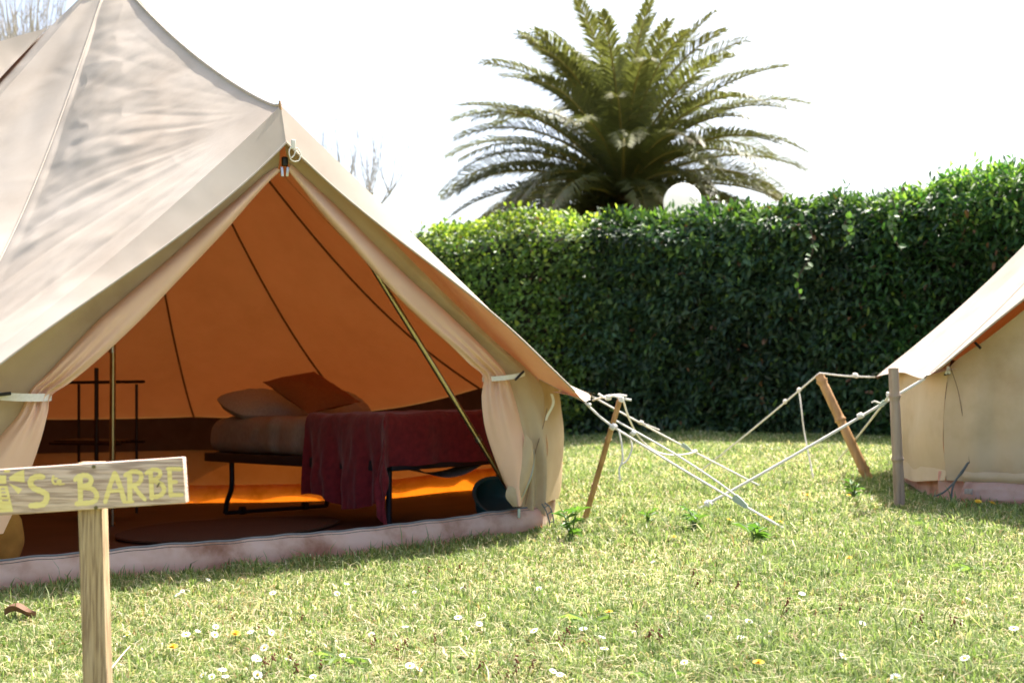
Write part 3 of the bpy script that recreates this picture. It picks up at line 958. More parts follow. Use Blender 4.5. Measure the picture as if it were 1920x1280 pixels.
thing_mesh('pillow', cushion_geo(c, f, e + Vector((0, 0, 0.4)), Vector((0, 0, 1)) - e * 0.3, 0.19, 0.18, 0.065, 0.0, seed=6, rnd=0.16), 'pillow', 'small grey pillow end peeping out behind right of the rust cushion', 'pillow', c - Vector((0, 0, 0.06)))
kL, kT, kR, kB = at(497, 719, 6.42), at(583, 693, 6.62), at(683, 757, 6.36), at(572, 772, 6.24)
c = (kL + kT + kR + kB) / 4
cax, cay = (kR + kT - kL - kB) / 4, (kL + kT - kR - kB) / 4
thing_mesh('cushion', cushion_geo(c, cax, cay, cax.cross(cay), cax.length, cay.length, 0.05, 0.06, seed=9), 'cushion', 'rust orange cushion tipped on its corner on the bed', 'cushion', kB)

# crimson blanket draped over the foot of the bed, hanging down the side and the end
def blanket(s, t):
    p = -0.27 + (0.70 + 0.27) * s          # along the bed, < 0 hangs over the foot
    q = -0.46 + (BW + 0.12 + 0.46) * t     # across, < 0 hangs over the near side
    dp, dq = max(0, -p), max(0, -q)
    a, b, z = max(p, 0), max(q, 0), TOP + 0.012
    b = min(b, BW + 0.02)
    z -= max(0, q - BW - 0.02) * 0.9
    z += 0.010 * nz(p * 5, q * 5, 2) + 0.006 * nz(p * 14, q * 14, 4)
    if dp > 0:
        rr = min(1, dp / 0.05)
        a = -0.028 * rr - 0.02 * dp
        z -= dp * (0.94 if dp > 0.04 else 0.5)
        a += 0.014 * math.sin(q * 19 + 1) * min(1, dp * 5) + 0.008 * nz(q * 12, dp * 4, 1)
    if dq > 0:
        rr = min(1, dq / 0.05)
        b = -0.026 * rr - 0.06 * dq
        z -= dq * (0.95 if dq > 0.04 else 0.5)
        b += (0.024 * math.sin(p * 21 + 0.6 + 2.0 * nz(p * 3, dq * 2, 8)) + 0.010 * math.sin(p * 47 + dq * 9) + 0.014 * nz(p * 22, dq * 7, 5)) * min(1, dq * 3.2)
        z += 0.035 * math.sin(p * 9 + 2.6) * min(1, dq * 2.0) ** 2
    if dp > 0 and dq > 0:
        m = min(dp, dq)
        a -= 0.30 * m
        b -= 0.22 * m
        z += 0.38 * m
    return bed_pt(a, b, z) - Vector((0, 0, 0))
bl = make('blanket', Geo().grid(blanket, 90, 110), 'blanket', None, bed_pt(0.1, 0.2, TOP))
tag(bl, 'dark crimson fleece blanket hanging over the foot of the bed', 'blanket')

# oval rug and small red mat
def disc(c, rx, ry, rot, h, wob=0.0):
    def fn(a, r):
        th = 2 * PI * a
        rr = min(1.0, r * 1.08)
        drop = 0 if r < 0.93 else (r - 0.93) / 0.07
        x, y = rx * rr * math.cos(th), ry * rr * math.sin(th)
        X, Y = c[0] + x * math.cos(rot) - y * math.sin(rot), c[1] + x * math.sin(rot) + y * math.cos(rot)
        return Vector((X, Y, floor_z(X, Y) + h * (1 - drop) + wob * nz(X * 4, Y * 4)))
    return Geo().grid(fn, 60, 16, True)
rc = (-1.38, 5.55)
thing_mesh('rug', disc(rc, 0.50, 0.72, R(-8), 0.010, 0.004), 'rug', 'oval brown woven rug on the tent floor beside the bed', 'rug', (rc[0], rc[1], floor_z(*rc)))
rp0 = Vector((-1.72, 4.42, 0))
def mat_fn(s, t):
    p = rp0 + F1.u * (s - 0.5) * 0.62 + F1.n * (t - 0.5) * 0.26
    return Vector((p.x, p.y, floor_z(p.x, p.y) + 0.008 * math.sin(PI * min(1, max(0, s))) ** 0.2 * math.sin(PI * t) ** 0.2))
thing_mesh('floor_mat', Geo().grid(mat_fn, 24, 14), 'red_mat', 'small dark red mat just inside the door sill', 'mat', (rp0.x, rp0.y, floor_z(rp0.x, rp0.y)))

# stick shelf by the centre pole
sc_ = at(181, 900, 6.75)
SH = Thing('shelf_rack', 'dark stick rack with shelves behind the brass centre pole', 'shelf', (sc_.x, sc_.y, floor_z(sc_.x, sc_.y)))
sx = Vector((0.92, -0.25, 0)).normalized()
sy = Vector((0.25, 0.92, 0)).normalized()
fz = floor_z(sc_.x, sc_.y)
for dx in (-0.30, 0.0, 0.115):
    for dy in (0.0, 0.24):
        if (dx == 0.0 and dy > 0) or (dx < 0 and dy == 0.0): continue
        b = Vector((sc_.x, sc_.y, fz)) + sx * dx + sy * dy
        SH.part('post', Geo().tube([b, b + Vector((0, 0, 0.90 if dx == 0 else 0.80))], 0.013 if dx == 0 else 0.009, 8), 'dark_wood')
for h in (0.12, 0.44, 0.81):
    a = Vector((sc_.x, sc_.y, fz + h))
    for dy in (0.0, 0.24):
        SH.part('rod', Geo().tube([a + sx * -0.33 + sy * dy, a + sx * 0.17 + sy * dy + Vector((0, 0, 0.006))], 0.0095, 8), 'dark_wood')
    if h < 0.5:
        for k in range(5):
            SH.part('slat', Geo().rbox(a + sx * -0.10 + sy * (0.03 + 0.045 * k) + Vector((0, 0, 0.015)), sx * 0.21, sy * 0.018, Vector((0, 0, 0.005)), 0.002, 1), 'dark_wood')

# teal basin on its side by the right door corner
bc = at(938, 938, 5.22)
bx = Vector((0.25, -0.55, 0.8)).normalized()
b1 = bx.orthogonal().normalized()
b2 = bx.cross(b1)
prof = [(0.005, 0.0), (0.09, 0.0), (0.105, 0.012), (0.125, 0.085), (0.142, 0.09), (0.143, 0.083), (0.128, 0.080), (0.110, 0.004), (0.095, -0.006), (0.005, -0.006)]
bz = floor_z(bc.x, bc.y)
bc = Vector((bc.x, bc.y, bz + 0.085))
g = Geo().grid(lambda a, v: bc + (b1 * math.cos(2 * PI * a) + b2 * math.sin(2 * PI * a)) * prof[int(round(v * 9))][0] + bx * (prof[int(round(v * 9))][1] - 0.05), 36, 9, True)
thing_mesh('basin', g, 'teal', 'dark teal plastic basin leaning just inside the right of the door', 'basin', (bc.x, bc.y, bz))
# ochre cloth bag at the far left of the door
yc = at(-6, 1030, 4.05)
yz = floor_z(yc.x, yc.y)
g = Geo().ball((yc.x, yc.y, yz + 0.115), 1.0, 28, 20, (0.085, 0.08, 0.13))
for i, p in enumerate(g.v):
    k = 0.022 * nz(p.x * 16, p.y * 16, p.z * 9) + 0.01 * nz(p.x * 40, p.y * 40, p.z * 18)
    dv = (p - Vector((yc.x, yc.y, yz + 0.115))).normalized()
    p += dv * k
    p.z = max(p.z, yz + 0.001)
thing_mesh('cloth_bag', g, 'ochre', 'crumpled ochre cloth bag behind the left door flap', 'bag', (yc.x, yc.y, yz))

# ================================================================== sign board on its post
SD = 2.10
def sg(px, py, d=SD):
    return at(px, py, d)
SIGN = Thing('wooden_sign', 'low wooden sign on a post with yellow hand painted lettering', 'sign', (sg(178, 1000).x, SD + 0.034, ground_z(sg(178, 1000).x, SD)))
top_p, bot_p = sg(172, 866, SD + 0.036), sg(184, 1290, SD + 0.036)
dn = (bot_p - top_p)
gz = ground_z(bot_p.x, bot_p.y)
low = top_p + dn * ((top_p.z - gz + 0.06) / (top_p.z - bot_p.z))
ax = (low - top_p) / 2
sd = Vector((0, 1, 0)).cross(ax).normalized()
rotp = Matrix.Rotation(R(5), 3, 'Z')
SIGN.part('post', Geo().rbox((top_p + low) / 2, rotp @ Vector((0.0222, 0, 0)), rotp @ Vector((0, 0.021, 0)), ax, 0.0025, 2), 'post_wood', smooth=True)
bl_, br_ = sg(-330, 0), sg(346, 0)
tr_, br2 = sg(345, 857), sg(346, 943)
tl_ = sg(-330, 857 + 675 * 0.0668)
cR = (tr_ + br2) / 2
cL = cR + (tl_ - tr_)
hx = (cR - cL) / 2
hz = Vector((0, 0, (tr_.z - br2.z) / 2))
upb = (hz - hx * (hz.dot(hx) / hx.length_squared)).normalized() * hz.length
BT = 0.011
board = SIGN.part('board', Geo().rbox((cR + cL) / 2 + Vector((0, BT, 0)), hx, Vector((0, BT, 0)), upb, 0.0022, 2), 'board_wood')
ZS = 1920 / 360.0
def zp_(x, y):           # zoomed picture point -> board face, a hair proud
    return sg(x / ZS, 850 + y / ZS, SD - 0.0006)
def stroke(pts, w, n=None):
    """flat painted brush stroke with round ends"""
    P = catmull([(x, y, 0) for x, y in pts], n or max(6, len(pts) * 5)) if len(pts) > 2 else [Vector((*pts[0], 0)), Vector((*pts[1], 0))]
    L, Rr = [], []
    for i, p in enumerate(P):
        t = (P[min(i + 1, len(P) - 1)] - P[max(i - 1, 0)]).normalized()
        nn = Vector((-t.y, t.x, 0))
        ww = 1.12 * w * (1 + 0.10 * math.sin(i * 1.7 + pts[0][0])) / 2
        L.append(p + nn * ww)
        Rr.append(p - nn * ww)
    g = Geo()
    k = len(P)
    g.add([zp_(q.x, q.y) for q in L] + [zp_(q.x, q.y) for q in Rr], [(i, i + 1, k + i + 1, k + i) for i in range(k - 1)])
    for p, q in ((P[0], P[1]), (P[-1], P[-2])):
        ring = [zp_(p.x + math.cos(2 * PI * j / 12) * w * 0.46, p.y + math.sin(2 * PI * j / 12) * w * 0.46) for j in range(12)]
        g.add([r_ + Vector((0, -0.0001, 0)) for r_ in ring], [tuple(range(12))])
    return g
def letter(strokes):
    g = Geo()
    for i, (pts, w) in enumerate(strokes):
        s_ = stroke(pts, w)
        g.add([p + Vector((0, -0.00013 * i, 0)) for p in s_.v], s_.f)
    SIGN.part('letter', g, 'paint', parent=board, smooth=False, merge=False)
letter([([(430, 232), (372, 228), (315, 258), (308, 308), (350, 350), (420, 378), (466, 412), (458, 474), (420, 508), (306, 520)], 52)])
letter([([(535, 222), (524, 262), (540, 298), (566, 303)], 21), ([(520, 252), (572, 246)], 17)])
letter([([(580, 290), (608, 284), (600, 266), (576, 276), (588, 306), (644, 301)], 17)])
letter([([(800, 240), (806, 490)], 46), ([(752, 262), (792, 226), (862, 216), (908, 246), (900, 300), (812, 334)], 44), ([(812, 334), (918, 350), (966, 402), (956, 462), (900, 488), (764, 500)], 44)])
letter([([(1052, 484), (1100, 320), (1148, 192)], 42), ([(1148, 192), (1200, 320), (1244, 478)], 46), ([(1096, 374), (1212, 366)], 34)])
letter([([(1296, 214), (1300, 478)], 44), ([(1250, 216), (1330, 178), (1402, 196), (1412, 250), (1376, 300), (1304, 320)], 40), ([(1334, 322), (1390, 392), (1450, 458)], 38), ([(1262, 484), (1332, 478)], 26)])
letter([([(1506, 184), (1520, 446)], 44), ([(1462, 194), (1530, 160), (1592, 172), (1598, 222), (1530, 268)], 38), ([(1530, 270), (1618, 306), (1640, 366), (1600, 418), (1510, 436)], 40)])
letter([([(1694, 160), (1708, 418)], 44), ([(1676, 152), (1812, 154)], 38), ([(1704, 286), (1766, 280)], 34), ([(1706, 412), (1822, 410)], 38)])
# painted lighthouse with its light rays
def poly(pts, k=0):
    SIGN.part('painted_lighthouse', Geo().add([zp_(x, y) + Vector((0, -0.0001 * k, 0)) for x, y in pts], [tuple(range(len(pts)))]), 'paint', parent=board, smooth=False, merge=False)
CX = 26
poly([(CX - 100, 590), (CX - 50, 322), (CX + 50, 322), (CX + 106, 580)])
poly([(CX - 40, 300), (CX - 40, 216), (CX + 36, 216), (CX + 36, 300)])
for s in (1, -1):
    poly([(CX + s * 62, 238), (CX + s * 130, 190), (CX + s * 214, 160), (CX + s * 222, 286), (CX + s * 70, 268)])
    poly([(CX + s * 62, 296), (CX + s * 118, 318), (CX + s * 196, 352), (CX + s * 158, 404)])
poly([(CX + 8, 190), (CX + 20, 160), (CX + 76, 164), (CX + 70, 186)])
for (x, y, w) in ((30, 352, 18), (36, 388, 22), (44, 424, 26), (54, 466, 30)):
    SIGN.part('painted_window', Geo().add([zp_(x - w, y - 8) + V(0, -.0004, 0), zp_(x + w, y - 8) + V(0, -.0004, 0), zp_(x + w, y + 8) + V(0, -.0004, 0), zp_(x - w, y + 8) + V(0, -.0004, 0)], [(0, 1, 2, 3)]), 'board_wood', parent=board, smooth=False, merge=False)
for x, y in ((938, 131), (960, 540)):
    c = zp_(x, y)
    s_ = SIGN.part('screw', Geo().tube([c, c + V(0, -0.0012, 0)], 0.0036, 14), 'screw', parent=board)
c = zp_(1572, 330)
SIGN.part('nail', Geo().tube([c, c + V(0.009, -0.016, 0.008)], 0.0015, 8), 'screw', parent=board)

# ================================================================== bamboo stakes
def bamboo(top, foot, r, mat, label, nodes=(0.12, 0.46, 0.82), bend=0.0, group=None):
    top, foot = Vector(top), Vector(foot)
    o = Thing('bamboo_stake', label, 'stake', foot, group)
    low = foot + (foot - top).normalized() * 0.05
    n = 60
    side = (top - foot).cross(Vector((0, 1, 0))).normalized()
    pts = [top.lerp(low, i / n) + side * bend * math.sin(PI * i / n) for i in range(n + 1)]
    def rad(t):
        k = r * (0.94 + 0.12 * t)
        for q in nodes:
            k += r * 0.20 * math.exp(-((t - q) / 0.012) ** 2) - r * 0.08 * math.exp(-((t - q - 0.025) / 0.012) ** 2)
        return k
    s = o.part('stake', Geo().tube(pts, rad, 14), mat)
    for q in nodes:
        c = pts[int(q * n)]
        d = (low - top).normalized()
        o.part('node_ring', Geo().tube([c - d * 0.004, c + d * 0.004], r * 1.2, 14), mat, parent=s)
    # hollow mouth
    d = (top - low).normalized()
    o.part('hollow', Geo().tube([pts[0] + d * 0.0005, pts[0] + d * 0.0012], r * 0.55, 12), 'dark_wood', parent=s)
    return o
def foot_at(px, py, d):
    p = at(px, py, d)
    return Vector((p.x, p.y, ground_z(p.x, p.y)))
S1_top = at(1163, 746, 4.90)
bamboo(S1_top, foot_at(1096, 955, 5.15), 0.0125, 'bamboo', 'thin leaning bamboo stake nearest the open tent, ropes knotted on it', (0.30, 0.66), 0.0)
S2_top = at(1536, 703, 6.35)
bamboo(S2_top, foot_at(1629, 900, 6.2), 0.027, 'bamboo', 'thick orange bamboo stake leaning to the left, between both tents', (0.06, 0.40, 0.84))
S3_top = at(1675, 690, 4.98)
bamboo(S3_top, foot_at(1687, 950, 5.0), 0.0235, 'bamboo_grey', 'grey weathered upright bamboo stake at the closed tent wall', (0.19, 0.60))

# ================================================================== guy ropes
def knot_geo(p, r, axis):
    g = Geo()
    r = r * 0.72
    ax = Vector(axis).normalized()
    a = ax.orthogonal().normalized()
    b = ax.cross(a)
    for k in range(3):
        c = p + ax * (k - 1) * r * 0.9
        g.tube([c + (a * math.cos(t * 2 * PI / 10) + b * math.sin(t * 2 * PI / 10)) * r * (1.1 + 0.15 * (k == 1)) + ax * r * 0.4 * math.sin(t * 2 * PI / 10) for t in range(11)], r * 0.62, 6)
    g.ball(p, r * 0.95, 10, 6)
    return g
def runner_geo(p, axis, L=0.035):
    ax = Vector(axis).normalized()
    up = Vector((0, 0, 1)) - ax * ax.z
    up.normalize()
    sd = ax.cross(up)
    g = Geo()
    out = [(-1, -0.15), (-0.8, 0.38), (-0.2, 0.30), (0.75, 0.05), (1.0, -0.2), (0.7, -0.42), (-0.8, -0.42)]
    g.prism([p + ax * x * L + up * y * L - sd * 0.006 for x, y in out], sd * 0.012)
    return g
def rope_thing(label, pts, r=0.0045, knots=(), runner=None, tails=(), peg=True, doubled=None):
    P = [Vector(p) for p in pts]
    r = r * 1.08
    o = Thing('guy_rope', label, 'rope', P[-1])
    m = len(P) - 1
    fine_ = []
    for i in range(m):
        for k in range(12):
            t = k / 12
            q = P[i].lerp(P[i + 1], t)
            q.z -= 0.006 * math.sin(PI * t)
            fine_.append(q)
    fine_.append(P[-1])
    o.part('rope', Geo().tube(fine_, r, 7), 'rope')
    for kp, ax, kr in knots:
        o.part('knot', knot_geo(Vector(kp), kr, ax), 'rope')
    if runner:
        o.part('runner', runner_geo(Vector(runner[0]), runner[1], runner[2]), 'runner')
    for tl in tails:
        o.part('rope_tail', Geo().tube(catmull(tl[0], 24), tl[1], 6), 'rope')
    if doubled:
        o.part('rope_strand', Geo().tube(catmull(doubled, 24), r * 0.9, 6), 'rope')
    if peg:
        d = (P[-1] - P[-2])
        d.z = 0
        d.normalize()
        a = P[-1] + Vector((0, 0, 0.015)) + d * 0.01
        o.part('peg', Geo().tube([a, a - d * 0.03 - Vector((0, 0, 0.12))], 0.004, 8), 'steel')
    return o
def gpt(px, py, d=None):
    p = on_ground(px, py)
    p.z += 0.012
    return p
E1 = F1.circ(F1.half, F1.RE, 0.55)
E1b = F1.circ(F1.half + (2 * PI - 2 * F1.half) / 10, F1.RE - F1.pull, 0.55)
E2 = F2.circ(-F2.half, F2.RE, 0.57)
E2b = F2.circ(-F2.half - (2 * PI - 2 * F2.half) / 10, F2.RE - F2.pull, 0.57)

gA = gpt(1470, 996)
k1 = at(1150, 800, E1.y - 0.035)
dA = (gA - E1)
rope_thing('white guy rope from the open tent corner, knotted round the thin stake', [E1, k1, gA], 0.005,
           knots=[(k1, dA, 0.013), (E1.lerp(gA, 0.26), dA, 0.011), (E1 + dA * 0.02, dA, 0.008)],
           runner=(E1.lerp(gA, 0.80), dA, 0.038),
           tails=[([at(1160, 806, 4.85), at(1166, 835, 4.84), at(1167, 862, 4.83), at(1161, 880, 4.83), at(1163, 900, 4.83)], 0.0042),
                  ([at(1182, 822, 4.85), at(1185, 840, 4.84), at(1176, 862, 4.83), at(1163, 872, 4.83)], 0.004)],
           doubled=[E1.lerp(gA, 0.17) + V(0, 0, 0.006), E1.lerp(gA, 0.45) + V(0, 0, 0.022), E1.lerp(gA, 0.66) + V(0, 0, 0.02), E1.lerp(gA, 0.78) + V(0, 0, 0.01)])
gB = gpt(1427, 916)
dB = gB - E1b
rope_thing('white guy rope from the second ear of the open tent, with slack loop', [E1b, gB], 0.005,
           knots=[(E1b.lerp(gB, 0.30), dB, 0.010), (E1b.lerp(gB, 0.62), dB, 0.009)],
           runner=(E1b.lerp(gB, 0.57), dB, 0.032),
           tails=[([S1_top + V(0.01, 0.0, 0.0), at(1182, 790, 5.0), at(1205, 828, 5.3), at(1240, 850, 5.7), at(1280, 852, 6.0), at(1305, 846, 6.15)], 0.0048),
                  ([E1b.lerp(gB, 0.30), E1b.lerp(gB, 0.36) + V(0, -0.01, 0.008), E1b.lerp(gB, 0.41) + V(0, -0.01, 0.014)], 0.004)])
# cords lashed at the top of the thin stake
lash = Thing('lashing_cord', 'short white cord ends tied around the top of the thin stake', 'cord', S1_top)
lash.part('rope', Geo().tube(catmull([at(1122, 738, 4.96), at(1136, 746, 4.94), at(1150, 742, 4.9), S1_top + V(0, -0.014, 0.0), at(1184, 750, 4.88)], 24), 0.0052, 7), 'rope')
lash.part('rope', Geo().tube(catmull([at(1112, 750, 5.2), at(1138, 742, 4.95), at(1160, 740, 4.9), at(1175, 742, 4.88)], 20), 0.0052, 7), 'rope')
lash.part('knot', knot_geo(at(1141, 745, 4.92), 0.011, V(1, 0, 0)), 'rope')
lash.part('knot', knot_geo(at(1165, 748, 4.88), 0.011, V(0, 0, 1)), 'rope')

gC = gpt(1312, 888)
top2 = S2_top + V(0, -0.01, 0.012)
dC = gC - top2
rope_thing('white guy rope over the leaning thick stake, with hanging tail', [E2b, top2, gC], 0.005,
           knots=[(E2b.lerp(top2, 0.35), top2 - E2b, 0.012), (top2.lerp(gC, 0.27), dC, 0.010), (top2.lerp(gC, 0.16), dC, 0.010)],
           tails=[([top2.lerp(gC, 0.16), at(1503, 770, 6.4), at(1508, 810, 6.4), at(1517, 856, 6.35), at(1526, 900, 6.3)], 0.0045)])
gD = gpt(1312, 958)
dD = gD - E2
rope_thing('long white guy rope from the closed tent door corner, passing the grey stake', [E2, gD], 0.0062,
           knots=[(E2.lerp(gD, 0.28), dD, 0.012), (E2.lerp(gD, 0.96), dD, 0.014)],
           runner=(E2.lerp(gD, 0.19), dD, 0.026),
           tails=[([E2.lerp(gD, 0.19), E2.lerp(gD, 0.22) + V(0, -0.01, 0.03), E2.lerp(gD, 0.235) + V(0, -0.01, 0.034)], 0.0045)])
eE = at(1668, 741, 5.02)
gE = at(1568, 852, 7.3)
gE.z = ground_z(gE.x, gE.y) + 0.01
rope_thing('tan rope running back to the lawn from the grey stake', [eE, gE], 0.0052, knots=[(eE, V(0, 0, 1), 0.012), (eE.lerp(gE, 0.1), gE - eE, 0.008)])
# ears where the ropes pull the eaves
for T_, F_, E_ in ((T1, F1, E1), (T1, F1, E1b), (T2, F2, E2), (T2, F2, E2b)):
    o = (E_ - F_.pole)
    o.z = 0
    o.normalize()
    tg_ = Vector((-o.y, o.x, 0))
    g = Geo().grid(lambda s, t: E_ + o * (-0.13 + 0.155 * s) + tg_ * (t - 0.5) * 0.13 * (1 - s * 0.85) + V(0, 0, 0.012 + 0.035 * (1 - s)), 6, 6)
    T_.part('eave_ear', g, 'tape')

# ================================================================== hedges
def leaf_cloud(n, pos, axis, nrm, length, width, fold=0.16, droop=-0.1):
    """pos, axis, nrm: (n,3); one folded 8-vertex leaf each"""
    axis = axis / np.linalg.norm(axis, axis=1, keepdims=True)
    nrm = nrm - axis * np.sum(nrm * axis, 1, keepdims=True)
    nrm = nrm / np.maximum(np.linalg.norm(nrm, axis=1, keepdims=True), 1e-6)
    sd = np.cross(axis, nrm)
    tpl = np.array([[0, 0, 0], [-0.42, 0.3, fold], [0, 0.33, 0], [0.42, 0.3, fold], [-0.40, 0.66, fold * 0.8], [0, 0.68, droop * 0.4], [0.40, 0.66, fold * 0.8], [0, 1, droop]])
    tri = np.array([[0, 2, 1], [0, 3, 2], [1, 2, 5], [1, 5, 4], [2, 3, 6], [2, 6, 5], [4, 5, 7], [5, 6, 7]])
    L = length[:, None, None]
    W = width[:, None, None]
    v = pos[:, None, :] + sd[:, None, :] * (tpl[None, :, 0:1] * W) + axis[:, None, :] * (tpl[None, :, 1:2] * L) + nrm[:, None, :] * (tpl[None, :, 2:3] * L * 0.6)
    t = tri[None] + (np.arange(n) * 8)[:, None, None]
    return v.reshape(-1, 3), t.reshape(-1, 3)

def leaf_mesh(name, L, W, mat, col):
    v, t = leaf_cloud(1, np.zeros((1, 3)), np.array([[0, 1.0, 0]]), np.array([[0, 0, 1.0]]), np.array([L]), np.array([W]))
    me = bpy.data.meshes.new(name)
    me.from_pydata(v.tolist(), [], t.tolist())
    a = me.color_attributes.new('tint', 'FLOAT_COLOR', 'POINT')
    a.data.foreach_set('color', np.tile(np.array([*col, 1.0], np.float32), (8, 1)).ravel())
    me.materials.append(M[mat])
    return me

HA, HB = np.array([-1.24, 13.0]), np.array([4.34, 9.5])
HD = (HB - HA) / np.linalg.norm(HB - HA)
HN = np.array([HD[1], -HD[0]])            # towards the camera
if HN[1] > 0: HN = -HN
HLEN = float(np.linalg.norm(HB - HA))
def hedge_height(s):
    dl_ = np.interp(s, [0.0, 1.4, 2.6, 3.7, 5.2, 6.6], [0.18, 0.02, -0.19, -0.33, -0.22, -0.18])
    return 2.44 + dl_ + 0.05 * np.sin(s * 2.1) + 0.035 * np.sin(s * 5.3 + 1) + 0.02 * np.sin(s * 13)
def hedge(label, s0, s1, n, mat, Lr, Wr, cols, top_cols, core_h, seed, depth=1.1, bulge=0.0, n_single=300, hh=0.0):
    r = np.random.default_rng(seed)
    base = HA + HD * (s0 + s1) / 2
    T = Thing('hedge', label, 'hedge', (base[0], base[1], ground_z(*base)))
    B = np.array([T.base.x, T.base.y, T.base.z])
    def surf(s, h, inn):
        """s along, h 0..1 up, inn inwards"""
        H = hedge_height(s) + hh
        out = 0.12 * np.sin(s * 1.7 + h * 3) * 0.5 + 0.10 * np.sin(s * 3.9 + h * 6 + seed) * 0.5 + bulge * np.sin(np.pi * h)
        # rounded shoulder at the top
        sh = np.clip((h - 0.88) / 0.12, 0, 1) ** 2 * 0.22
        xy = HA[None] + HD[None] * s[:, None] + HN[None] * (out - sh - inn)[:, None]
        z = ground_np(xy[:, 0], xy[:, 1]) + h * H
        return np.concatenate([xy, z[:, None]], 1)
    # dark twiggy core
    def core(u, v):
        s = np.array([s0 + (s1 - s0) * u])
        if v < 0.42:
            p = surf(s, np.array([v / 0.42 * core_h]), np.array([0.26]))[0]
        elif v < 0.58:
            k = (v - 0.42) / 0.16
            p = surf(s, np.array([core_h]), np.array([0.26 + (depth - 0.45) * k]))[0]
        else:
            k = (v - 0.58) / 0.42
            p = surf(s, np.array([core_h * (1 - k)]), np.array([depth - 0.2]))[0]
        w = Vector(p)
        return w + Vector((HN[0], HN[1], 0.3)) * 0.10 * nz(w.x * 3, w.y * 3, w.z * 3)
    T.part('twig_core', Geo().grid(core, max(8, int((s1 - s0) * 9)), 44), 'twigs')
    # leaves: front face, top, and a few towards the back
    nf, nt = int(n * 0.66), int(n * 0.26)
    nb = n - nf - nt
    s = r.uniform(s0, s1, n) + r.normal(0, 0.16, n)
    h = np.concatenate([r.uniform(0.0, 1.0, nf), np.full(nt, 1.0), r.uniform(0.3, 1.0, nb)])
    inn = np.concatenate([np.abs(r.normal(0, 0.10, nf)) - 0.02, r.uniform(0, depth, nt), np.full(nb, depth) + r.normal(0, .08, nb)])
    pos = surf(s, h, inn)
    pos[nf:nf + nt, 2] += r.normal(-0.02, 0.05, nt)
    shoots = r.random(n) < 0.02
    pos[:, 2] += np.where(shoots & (h > 0.97), r.uniform(0.03, 0.13, n), 0)
    # clumps: push leaves in and out together, thin some out
    cl = np.sin(pos[:, 0] * 9 + pos[:, 2] * 7 + seed) * np.sin(pos[:, 2] * 11 - pos[:, 0] * 4) * 0.075
    pos[:, :2] += HN[None] * (cl * (np.arange(n) < nf))[:, None]
    out = np.concatenate([np.tile(HN, (n, 1)), np.zeros((n, 1))], 1)
    top = (np.arange(n) >= nf) & (np.arange(n) < nf + nt)
    axis = r.normal(0, 0.55, (n, 3)) + np.where(top[:, None], np.array([0, 0, 0.55]), out * 0.55 + np.array([0, 0, -0.25]))
    nrm = r.normal(0, 0.42, (n, 3)) + np.where(top[:, None], np.array([0, 0, 1.0]), out * 0.6 + np.array([0, 0, 0.8]))
    L = r.uniform(*Lr, n)
    W = L * r.uniform(*Wr, n)
    v, t = leaf_cloud(n, pos, axis, nrm, L, W)
    cs, ct = np.array(cols), np.array(top_cols)
    pick = cs[r.integers(0, len(cs), n)]
    young = r.random(n) < np.where(h > 0.95, 0.55, np.where(h > 0.8, 0.22, 0.05))
    pick = np.where(young[:, None], ct[r.integers(0, len(ct), n)], pick)
    tint = pick * r.uniform(0.65, 1.4, (n, 1))
    blotch = 0.85 + 0.35 * np.sin(pos[:, 0] * 2.3 + seed) * np.sin(pos[:, 2] * 2.9 + pos[:, 0])
    tint = tint * blotch[:, None]
    deadl = r.random(n) < (0.006 + 0.03 * (np.sin(pos[:, 0] * 5.1 + pos[:, 2] * 3.3) > 0.93))
    tint = np.where(deadl[:, None], np.array([0.16, 0.085, 0.04]) * r.uniform(0.6, 1.3, (n, 1)), tint)
    big = np.argsort(-(L * (np.arange(n) < nf) * (inn < 0.03)))[:n_single] if n_single else np.array([], int)
    keep = np.ones(n, bool)
    keep[big] = False
    kv = np.repeat(keep, 8)
    nk = int(keep.sum())
    _, tk = t, None
    tri8 = t.reshape(n, 8, 3)[0]
    tk = (tri8[None] + (np.arange(nk) * 8)[:, None, None]).reshape(-1, 3)
    o = np_mesh('foliage', (v[kv] - B), tk, mat, np.repeat(tint[keep], 8, 0), T.o)
    o['kind'] = 'stuff'
    # the largest leaves one by one
    mm = [leaf_mesh('leaf', 1.0, sum(Wr) / 2, mat, c) for c in cols]
    for j in big:
        a = Vector(axis[j]).normalized()
        nn = Vector(nrm[j])
        nn = (nn - a * nn.dot(a)).normalized()
        sdv = a.cross(nn)
        lo = bpy.data.objects.new('leaf', mm[int(r.integers(0, len(mm)))])
        COL.objects.link(lo)
        lo.parent = T.o
        mat4 = Matrix((sdv, a, nn)).transposed().to_4x4() @ Matrix.Scale(float(L[j]), 4)
        mat4.translation = Vector(pos[j]) - T.base
        lo.matrix_local = mat4
    # bare stems inside, showing low down
    for k in range(int((s1 - s0) * 3)):
        ss = s0 + (s1 - s0) * r.random()
        p0 = surf(np.array([ss]), np.array([0.0]), np.array([0.12]))[0]
        p1 = surf(np.array([ss + r.normal(0, .12)]), np.array([0.3]), np.array([0.06 + r.random() * 0.08]))[0]
        p2 = surf(np.array([ss + r.normal(0, .25)]), np.array([0.55]), np.array([0.10]))[0]
        T.part('stem', Geo().tube(catmull([p0, p1, p2], 8), lambda q: 0.013 * (1 - 0.7 * q), 6), 'stem')
    return T
LAUREL = [(0.034, 0.078, 0.036), (0.044, 0.092, 0.042), (0.028, 0.064, 0.034), (0.055, 0.10, 0.038)]
hedge('dark green clipped laurel hedge behind the guy ropes', 2.35, 5.6, 36000, 'leaf_laurel', (0.055, 0.115), (0.34, 0.48), LAUREL, [(0.10, 0.19, 0.035), (0.15, 0.25, 0.05), (0.05, 0.11, 0.03)], 0.93, 3)
